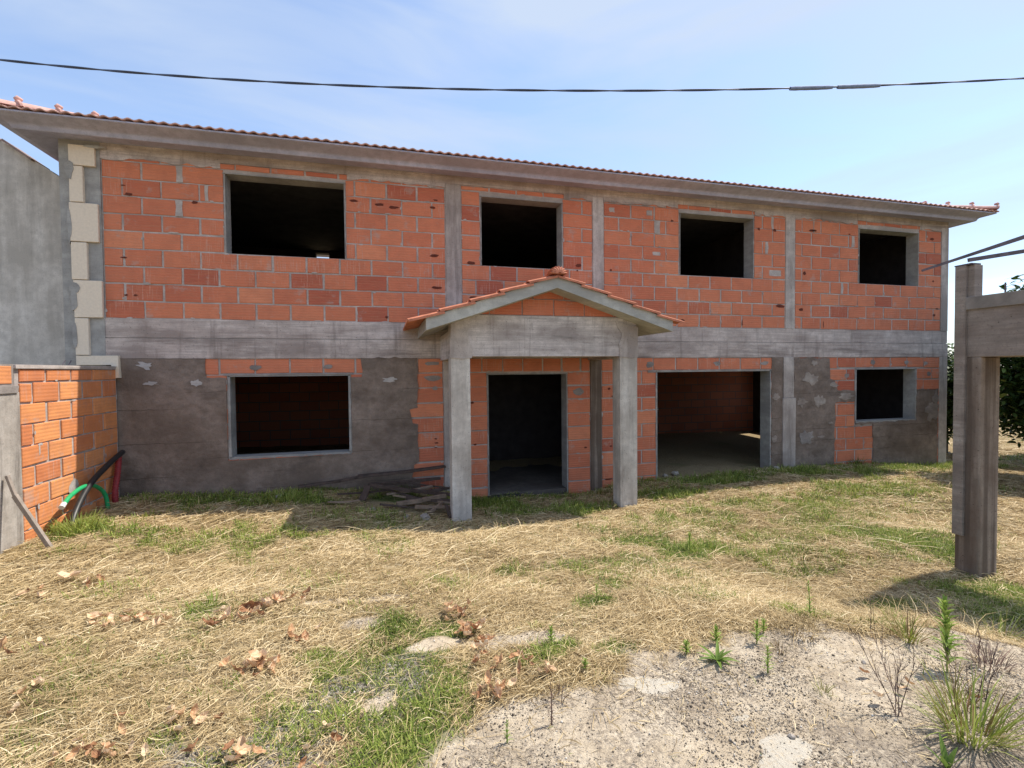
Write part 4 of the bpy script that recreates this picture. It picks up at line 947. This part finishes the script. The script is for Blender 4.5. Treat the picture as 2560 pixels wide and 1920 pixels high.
# grit and pebbles on the bare patch
nn = 190000; X = RNG.uniform(-1, 4.2, nn); Y = RNG.uniform(1.1, 4.0, nn); b_, g_, v_ = masks(X, Y); k = (RNG.random(nn) < (sstep(.3, .7, b_) * (1 - .97 * splat(X, Y, PLAT, .7)) * (.15 + .8 * sstep(.45, .6, fbm(X, Y, .5, 101))) + 1.0 * v_)) & inview(X, Y)
X, Y = X[k], Y[k]; n_ = len(X); Z = gz(X, Y); R_ = RNG.gamma(1.8, .0008, n_) + .0012 + (RNG.random(n_) < .012) * RNG.uniform(.002, .008, n_)
oc = np.array([(1, 0, 0), (0, 1, 0), (-1, 0, 0), (0, -1, 0), (0, 0, .8), (0, 0, -.6)], float)
Vp = (oc[None] * R_[:, None, None]) * RNG.uniform(.6, 1.3, (n_, 6, 1)) + np.stack([X, Y, Z + R_ * .3], 1)[:, None, :]
of = np.array([(0, 1, 4), (1, 2, 4), (2, 3, 4), (3, 0, 4), (1, 0, 5), (2, 1, 5), (3, 2, 5), (0, 3, 5)]); Fp = (np.arange(n_) * 6)[:, None, None] + of[None]
M_grit = vegmat('grit', [(0, (.06, .045, .035)), (.45, (.17, .14, .11)), (.7, (.38, .33, .27)), (1, (.75, .71, .65))], .9, 0)
tag(mesh_np('gravel', Vp.reshape(-1, 3), Fp.reshape(-1, 3), M_grit, np.repeat(np.clip(RNG.beta(1.5, 1.7, n_), 0, 1), 8)), 'fine grit and pebbles scattered on the pale bare patch', 'gravel', kind='stuff')

# dark crumbs of moss and dead stems on the pale patch
nn = 95000; X = RNG.uniform(-.8, 4.2, nn); Y = RNG.uniform(1.1, 3.9, nn); b_, g_, v_ = masks(X, Y)
moss_ = sstep(.44, .60, fbm(X, Y, .45, 301)) * .8 + .12 + .5 * sstep(1.9, 1.5, Y) * (X > 1.5)
k = (RNG.random(nn) < np.clip(b_ * 1.4, 0, 1) * moss_ * .75 * (1 - .95 * splat(X, Y, PLAT, .7)) + .35 * v_) & inview(X, Y); X, Y = X[k], Y[k]; n_ = len(X); Z = gz(X, Y)
v2, f2 = ribbons(np.stack([X, Y, Z + RNG.exponential(.004, n_)], 1), RNG.uniform(0, 6.28, n_), RNG.uniform(.008, .035, n_), RNG.uniform(.0015, .004, n_), RNG.uniform(0, .7, n_), RNG.normal(0, 1.6, n_), -RNG.uniform(0, 1.2, n_), RNG.uniform(-1, 1, n_))
M_crumb = vegmat('dead_crumbs', [(0, (.10, .078, .055)), (.5, (.25, .195, .14)), (.8, (.42, .34, .25)), (1, (.58, .49, .37))], .9, 0)
tag(mesh_np('ground_litter', v2, f2, M_crumb, np.repeat(np.clip(RNG.normal(.42, .25, n_), 0, 1), 3)), 'dark crumbs of moss and dead stems on the pale patch', 'litter', kind='stuff')

# plants built of blades and leaves
def blade(mb, base, az, el, ln, w_, bend, t, segs=5, tip=.1, curl=0):
    p = Vector(base); a = az; e = el; prev = None
    for k in range(segs + 1):
        f = k / segs; ww = w_ * (1 - f) ** .6 * (.6 + .8 * f * (1 - f) * 2) + tip * w_ * .2
        s = Vector((-math.sin(a), math.cos(a), 0)) * ww / 2
        cur = (p - s, p + s, p + Vector((0, 0, -ww * .22)))
        if prev: mb.face([prev[0], prev[2], cur[2], cur[0]], 0, t); mb.face([prev[2], prev[1], cur[1], cur[2]], 0, t)
        prev = cur; p = p + Vector((math.cos(a) * math.cos(e), math.sin(a) * math.cos(e), math.sin(e))) * (ln / segs); e += bend / segs; a += curl / segs
    return p
def tuft(name, x, y, h, nb_, spread, w_, m, label, cat, tr=(.3, 1), red=0, group=None):
    z = gz1(x, y); mb = MB()
    for i in range(nb_):
        a = random.uniform(0, 6.28); r = random.random() ** .5 * spread * .35; t = random.uniform(*tr)
        if random.random() < red: t = random.uniform(0, .2)
        blade(mb, (x + math.cos(a) * r, y + math.sin(a) * r, z - .01), a + jit(.5), random.uniform(.75, 1.45), h * random.uniform(.5, 1.1), w_ * random.uniform(.6, 1.2), -random.uniform(.1, 1.2), t, 5, curl=jit(.4))
    return tag(mb.build(name, m), label, cat, group)
def herb(x, y, h, label, nl=60, ll=.075, w_=.012, lean=(0, 0), m=None, group=None, tr=(.3, 1)):
    z = gz1(x, y); root = empty('herb', (x, y, z), label, 'plant', group)
    st = MB(); P = [Vector((x + lean[0] * f * f, y + lean[1] * f * f, z + h * f)) for f in [i / 8 for i in range(9)]]; st.tube(P, [.004 * (1 - .6 * i / 8) for i in range(9)], 6); st.build('stem', m or M_herb, root)
    lf = MB()
    for i in range(nl):
        f = .12 + .88 * (i / nl) ** .9; p = Vector((x + lean[0] * f * f, y + lean[1] * f * f, z + h * f)); a = i * 2.4 + jit(.3); k = ll * (1.15 - .65 * f) * random.uniform(.8, 1.15)
        blade(lf, p, a, random.uniform(.2, .95) + .5 * f, k, w_, -random.uniform(.2, 1.1), random.uniform(*tr), 4)
    lf.build('foliage', m or M_herb, root); return root
herb(2.98, 1.93, .38, 'tall upright green weed with narrow leaves on the pale bare patch', 80, .105, .021, (.02, .03))
herb(2.01, 2.17, .15, 'small upright weed in the middle of the pale bare patch', 36, .045, .008)
herb(2.76, 2.61, .24, 'slim weed rising from straw at the far edge of the bare patch', 30, .05, .009, (.0, .02))
herb(2.17, 2.43, .13, 'low leafy weed at the left edge of the bare patch', 22, .06, .016)
herb(.97, 2.79, .10, 'small dark green weed by the thin pale strip in the centre', 30, .05, .012)
herb(.50, 2.04, .10, 'tiny sprout on the bare patch near the bottom centre', 22, .03, .006)
herb(.73, 2.10, .15, 'thin brown seedling right of the bottom centre', 16, .03, .006, m=M_dryst)
herb(1.53, 3.34, .14, 'small sprig of weed standing in the straw right of centre', 24, .06, .008)
herb(3.35, 4.79, .2, 'green weed clump in the straw in front of the garage', 60, .09, .01)
tuft('grass_tuft', 3.12, 2.23, .20, 80, .16, .007, M_tuft, 'olive grass tuft with reddish base near the column shadow', 'grass tuft', (.2, .8), .3)
tuft('grass_tuft', 2.50, 1.52, .30, 150, .30, .0085, M_tuft, 'large yellow green grass tuft in the bottom right corner', 'grass tuft', (.45, 1), .12)
tuft('grass_tuft', 3.27, 1.90, .17, 70, .2, .006, M_dryst, 'reddish dry grass tuft right of the tall weed', 'grass tuft', (.3, 1))
tuft('grass_tuft', 2.72, 1.72, .22, 55, .2, .006, M_tuft, 'loose grass tuft behind the large corner tuft', 'grass tuft', (.3, .9), .3)
tuft('grass_tuft', 4.0, 2.28, .26, 60, .25, .005, M_tuft, 'fine tall grass at the right edge in the shade', 'grass tuft', (.4, .9))
tuft('grass_tuft', 3.42, 2.55, .16, 40, .15, .005, M_tuft, 'small grass tuft at the far corner of the bare patch', 'grass tuft', (.3, .9))
tuft('dry_clump', 2.52, 2.47, .10, 120, .34, .005, M_straw, 'round clump of grey dry stems at the edge of the bare patch', 'dry grass', (0, .5))
tuft('grass_tuft', -3.5, 6.72, .28, 160, .5, .009, M_tuft, 'overgrown grass at the foot of the brick garden wall', 'grass tuft', (.5, 1))
tuft('grass_tuft', -1.29, 4.08, .17, 50, .2, .008, M_grass, 'short broad bladed tuft in the straw left of centre', 'grass tuft', (.3, .8))
tuft('grass_tuft', 12.0, 8.35, .30, 30, .25, .012, M_grass, 'spindly weed against the wall under the small lower window', 'grass tuft', (.2, .7))
tuft('grass_tuft', 10.1, 8.35, .28, 60, .22, .014, M_grass, 'dark weed against the exposed bricks below the small lower window', 'grass tuft', (0, .4))
tuft('grass_tuft', 2.75, 7.0, .22, 70, .4, .009, M_grass, 'green tuft on the ground between the porch pillars', 'grass tuft', (.4, .9))
tuft('grass_tuft', -1.45, 7.75, .22, 90, .5, .009, M_grass, 'lush tuft at the edge of the eave shade below the wide window', 'grass tuft', (.5, 1))
herb(1.95, 2.52, .10, 'low leafy weed behind the broad leaved rosette', 26, .055, .017)
herb(1.70, 2.46, .07, 'flat green weed left behind the broad leaved rosette', 26, .05, .015)
herb(2.30, 2.52, .09, 'low weed between the leafy weed and the dry clump', 20, .045, .013)
herb(1.05, 2.45, .07, 'small weed at the upper left rim of the bare patch', 24, .04, .011)
tuft('grass_tuft', 2.15, 1.95, .08, 40, .08, .004, M_tuft, 'short thin tuft in the middle of the bare patch', 'grass tuft', (.2, .8))
tuft('grass_tuft', 1.25, 2.40, .07, 50, .11, .004, M_straw, 'short dry tuft at the upper left rim of the bare patch', 'grass tuft', (.3, .8))
tuft('grass_tuft', 2.25, 2.33, .08, 44, .10, .004, M_tuft, 'short reddish tuft near the leafy weed', 'grass tuft', (0, .5), .4)
tuft('grass_tuft', 1.5, 2.42, .07, 50, .12, .004, M_straw, 'short dry tuft left of the broad leaved rosette', 'grass tuft', (.3, .8))
# rosette weed
mb = MB(); x, y = 1.82, 2.34; z = gz1(x, y)
for i in range(11): blade(mb, (x, y, z + .01), i * 2.4, random.uniform(.25, .8), random.uniform(.09, .16), .028, -.7, random.uniform(.1, .6), 5)
tag(mb.build('weed_rosette', M_herb), 'broad leaved weed rosette on the left of the bare patch', 'plant')
mb = MB(); x, y = 2.2, 1.42; z = gz1(x, y)
for i in range(5): blade(mb, (x, y, z), i * 2.4, random.uniform(.9, 1.3), random.uniform(.08, .13), .03, -.5, random.uniform(.0, .3), 5)
tag(mb.build('broadleaf_weed', M_herb), 'broad dark green leaves poking up at the bottom edge', 'plant')
# dry branching stalks
def dry(x, y, h, n_, label, lean=.25, sd=1):
    random.seed(sd); z = gz1(x, y); mb = MB()
    def br(p, a, e, l, r, dep):
        q = [p]; 
        for k in range(6):
            p = p + Vector((math.cos(a) * math.cos(e), math.sin(a) * math.cos(e), math.sin(e))) * l / 6; a += jit(.25); e += jit(.12); q.append(p)
            if dep > 0 and k > 0 and random.random() < .75: br(p, a + random.choice([-1, 1]) * random.uniform(.5, 1.2), e + jit(.4), l * random.uniform(.3, .5), r * .6, dep - 1)
        mb.tube(q, [r * (1 - .1 * i) for i in range(7)], 5, t=random.random())
    for i in range(n_): br(Vector((x + jit(.05), y + jit(.05), z)), random.uniform(0, 6.28), random.uniform(.9, 1.45), h * random.uniform(.5, 1), .0026, 2)
    return tag(mb.build('dry_stalks', M_dryst), label, 'dry plant')
dry(2.36, 1.72, .42, 5, 'tall dark brittle stalks rising before the large corner tuft', sd=3)
dry(2.7, 1.62, .30, 3, 'branching dry stalks left of the large corner tuft', sd=5)
dry(3.2, 1.85, .30, 3, 'thin brown twigs among the reddish dry tuft', sd=8)
dry(.80, 2.28, .10, 4, 'tiny dark twig by a pile of leaves on the bare patch', sd=10)
random.seed(21)

# ------------------------------------------------------------------ trees beyond
def tree(name, x, y, zt_, rx, ry, rz, cz, n_leaf, label, ls=.085, stemn=5, seed=1):
    rs = np.random.default_rng(seed); random.seed(seed); z = gz1(x, y); root = empty(name, (x, y, z), label, 'tree', 'trees beyond the right corner of the house')
    tk = MB(); top = Vector((x, y, cz)); tk.tube([(x, y, z - .1), (x + .03, y, z + (cz - z) * .5), (x, y + .04, cz)], [.09, .07, .045], 8)
    cl = []
    for i in range(26):
        u = rs.normal(size=3); u /= np.linalg.norm(u); r = rs.random() ** .4; c_ = np.array([x + u[0] * rx * r * .8, y + u[1] * ry * r * .8, cz + u[2] * rz * r * .85]); cl.append(c_)
        if i < 16:
            m_ = Vector((x, y, z + (cz - z) * random.uniform(.3, .9))); e_ = Vector(c_); mid = m_.lerp(e_, .5) + Vector((jit(.15), jit(.15), .12)); tk.tube([m_, mid, e_], [.035, .022, .01], 5)
    tk.build('trunk', M_bark, root)
    cl = np.array(cl); k = rs.integers(0, len(cl), n_leaf); rr = rs.normal(size=(n_leaf, 3)); rr /= np.linalg.norm(rr, axis=1)[:, None]; rad = (rs.random(n_leaf) ** .45) * (.30 + .25 * (rx + rz) / 2)
    P = cl[k] + rr * rad[:, None] * np.array([1, 1, .9]); P = P[P[:, 2] > z + .12]; n_ = len(P)
    V_, F_ = ribbons(P, rs.uniform(0, 6.28, n_), rs.uniform(ls * .7, ls * 1.4, n_), rs.uniform(ls * .35, ls * .6, n_), rs.uniform(-.7, .7, n_), rs.normal(0, .2, n_), -rs.uniform(0, .8, n_), rs.uniform(-.9, .9, n_))
    o = mesh_np('crown', V_, F_, M_leafd, np.repeat(np.clip(rs.normal(.5, .2, n_), 0, 1), 3)); o.parent = root; o.matrix_parent_inverse = Matrix.Translation(-Vector((x, y, z)))
tree('laurel_tree', 14.75, 9.7, 1.3, .9, .9, 1.5, -.7, 9000, 'slim leafy tree seen in the gap between the house corner and the column', .13, seed=2)
tree('laurel_tree', 13.2, 6.45, 1.5, 1.6, 1.3, 1.95, -.05, 17000, 'large dark leafy tree showing through the opening under the concrete beam', .13, seed=4)
tree('laurel_tree', 16.5, 7.6, 1.5, 1.6, 1.4, 1.7, -.1, 10000, 'dark tree standing behind the large one under the beam', .14, seed=6)
tree('laurel_tree', 11.6, 4.4, 1.5, 1.2, 1.2, 1.5, -.2, 8000, 'dark tree at the very right edge behind the beam', .13, seed=8)
random.seed(33)

# ------------------------------------------------------------------ dead leaves
protos = []
for i in range(5):
    bm = bmesh.new(); nx_, ny_ = 6, 5; grid = []
    cu = random.uniform(.8, 2.3); tw = jit(.8); L_ = random.uniform(.075, .10); W_ = L_ * random.uniform(.38, .6)
    for a in range(nx_ + 1):
        u = a / nx_; hw = W_ / 2 * (math.sin(math.pi * min(1, u * .93 + .05)) ** .7) * (1 + .18 * math.sin(u * 16 + i)); row = []
        for b_ in range(ny_ + 1):
            v = b_ / ny_ * 2 - 1; x = (u - .5) * L_; y = v * hw; zz = .5 * cu * (v * v) * hw + .9 * cu * ((u - .5) ** 2) * L_ * .8 + math.sin(u * 9 + v * 3 + i) * .006 + tw * (u - .5) * v * hw
            row.append(bm.verts.new((x, y, zz)))
        grid.append(row)
    for a in range(nx_):
        for b_ in range(ny_): bm.faces.new((grid[a][b_], grid[a + 1][b_], grid[a + 1][b_ + 1], grid[a][b_ + 1]))
    me_ = bpy.data.meshes.new('dead_leaf'); bm.to_mesh(me_); bm.free(); at = me_.attributes.new('tint', 'FLOAT', 'FACE'); at.data.foreach_set('value', [min(1, max(0, [.2, .45, .6, .8, .95][i] + jit(.12))) for _ in me_.polygons])
    me_.materials.append(M_dleaf); protos.append(me_)
GR = [((.46, 3.34), .09, 9, 'dead leaf at the far end of the central leaf trail'), ((.50, 3.12), .08, 13, 'dead leaf in the upper central leaf trail'), ((.56, 2.92), .07, 10, 'dead leaf in the middle of the central leaf trail'), ((.55, 2.68), .07, 7, 'dead leaf low in the central leaf trail'), ((.66, 2.57), .09, 9, 'dead leaf where the central trail turns right'),
 ((.53, 2.39), .06, 8, 'dead leaf near the bottom of the central trail'), ((.46, 2.31), .045, 4, 'dead leaf at the lower tip of the trail'), ((.81, 2.42), .04, 3, 'dead leaf on pale ground beside the trail'), ((-1.03, 3.80), .16, 14, 'dead leaf in the heap left of centre'), ((-.80, 3.96), .12, 9, 'dead leaf behind the heap left of centre'),
 ((-.53, 3.36), .10, 5, 'dead leaf by the small green patch'), ((-.76, 3.03), .14, 15, 'dead leaf in the heap above the gravel'), ((-1.88, 3.89), .18, 8, 'dead leaf among long straw on the left'), ((-1.60, 3.80), .14, 8, 'dead leaf between the two left heaps'), ((-2.8, 4.77), .18, 7, 'dead leaf near the left edge'), ((-2.55, 4.9), .12, 4, 'dead leaf right of the left edge row'),
 ((-1.9, 2.98), .15, 5, 'dead leaf at the lower left edge'), ((-1.35, 2.50), .12, 8, 'dead leaf in the bottom left corner'), ((-1.16, 2.45), .1, 7, 'dead leaf beside the bottom left cluster'), ((-.93, 2.57), .12, 8, 'dead leaf left of the gravel, bottom edge'), ((-.30, 2.30), .12, 5, 'dead leaf on the gravelly strip'), ((-.62, 2.36), .15, 5, 'dead leaf below the gravelly strip'), ((-2.2, 3.5), .25, 5, 'dead leaf scattered in the far left straw'), ((2.6, 1.75), .25, 6, 'dead leaf under the dry stalks'), ((-.2, 2.0), .15, 4, 'dead leaf in the bottom edge grass')]
ORD = ['leftmost', 'second from the left', 'third from the left', 'fourth from the left', 'fifth from the left', 'sixth from the left', 'seventh from the left', 'eighth from the left']
for (cx_, cy_), sp, nn, lb in GR:
    L_ = sorted([(cx_ + random.gauss(0, sp * .55), cy_ + random.gauss(0, sp * .55)) for _ in range(nn)], key=lambda p: math.atan2(p[0], p[1]))
    where = lb.split(' leaf ', 1)[1]
    for i, (x, y) in enumerate(L_):
        o = bpy.data.objects.new('dead_leaf', random.choice(protos)); C.objects.link(o)
        s = random.uniform(.55, 1.1) * (.78 if y < 3 else 1.1); o.scale = (s, s, s * random.uniform(.7, 1.2)); o.location = (x, y, gz1(x, y) + (.042 if 0 < cx_ < .9 else .026) + random.uniform(0, .02)); o.rotation_euler = (jit(.9), jit(.9), jit(3.14))
        k = ORD[i] if i < (nn + 1) // 2 or nn < 3 else ORD[nn - 1 - i].replace('left', 'right')
        tag(o, ('curled dead leaf ' + where + ', ' + k)[:110], 'leaf', 'dead leaves ' + where)
# three single leaves that stand out
for (x, y, mi, s, lb, rx_) in [(-2.72, 5.08, 4, 1.9, 'single large tan leaf lying flat near the left garden wall', .1), (-.98, 3.86, 0, 1.7, 'upright dark brown leaf in the heap left of centre', 1.2)]:
    o = bpy.data.objects.new('dead_leaf', protos[mi]); C.objects.link(o); o.scale = (s, s, s); o.location = (x, y, gz1(x, y) + .05); o.rotation_euler = (rx_, .1, .4); tag(o, lb, 'leaf')
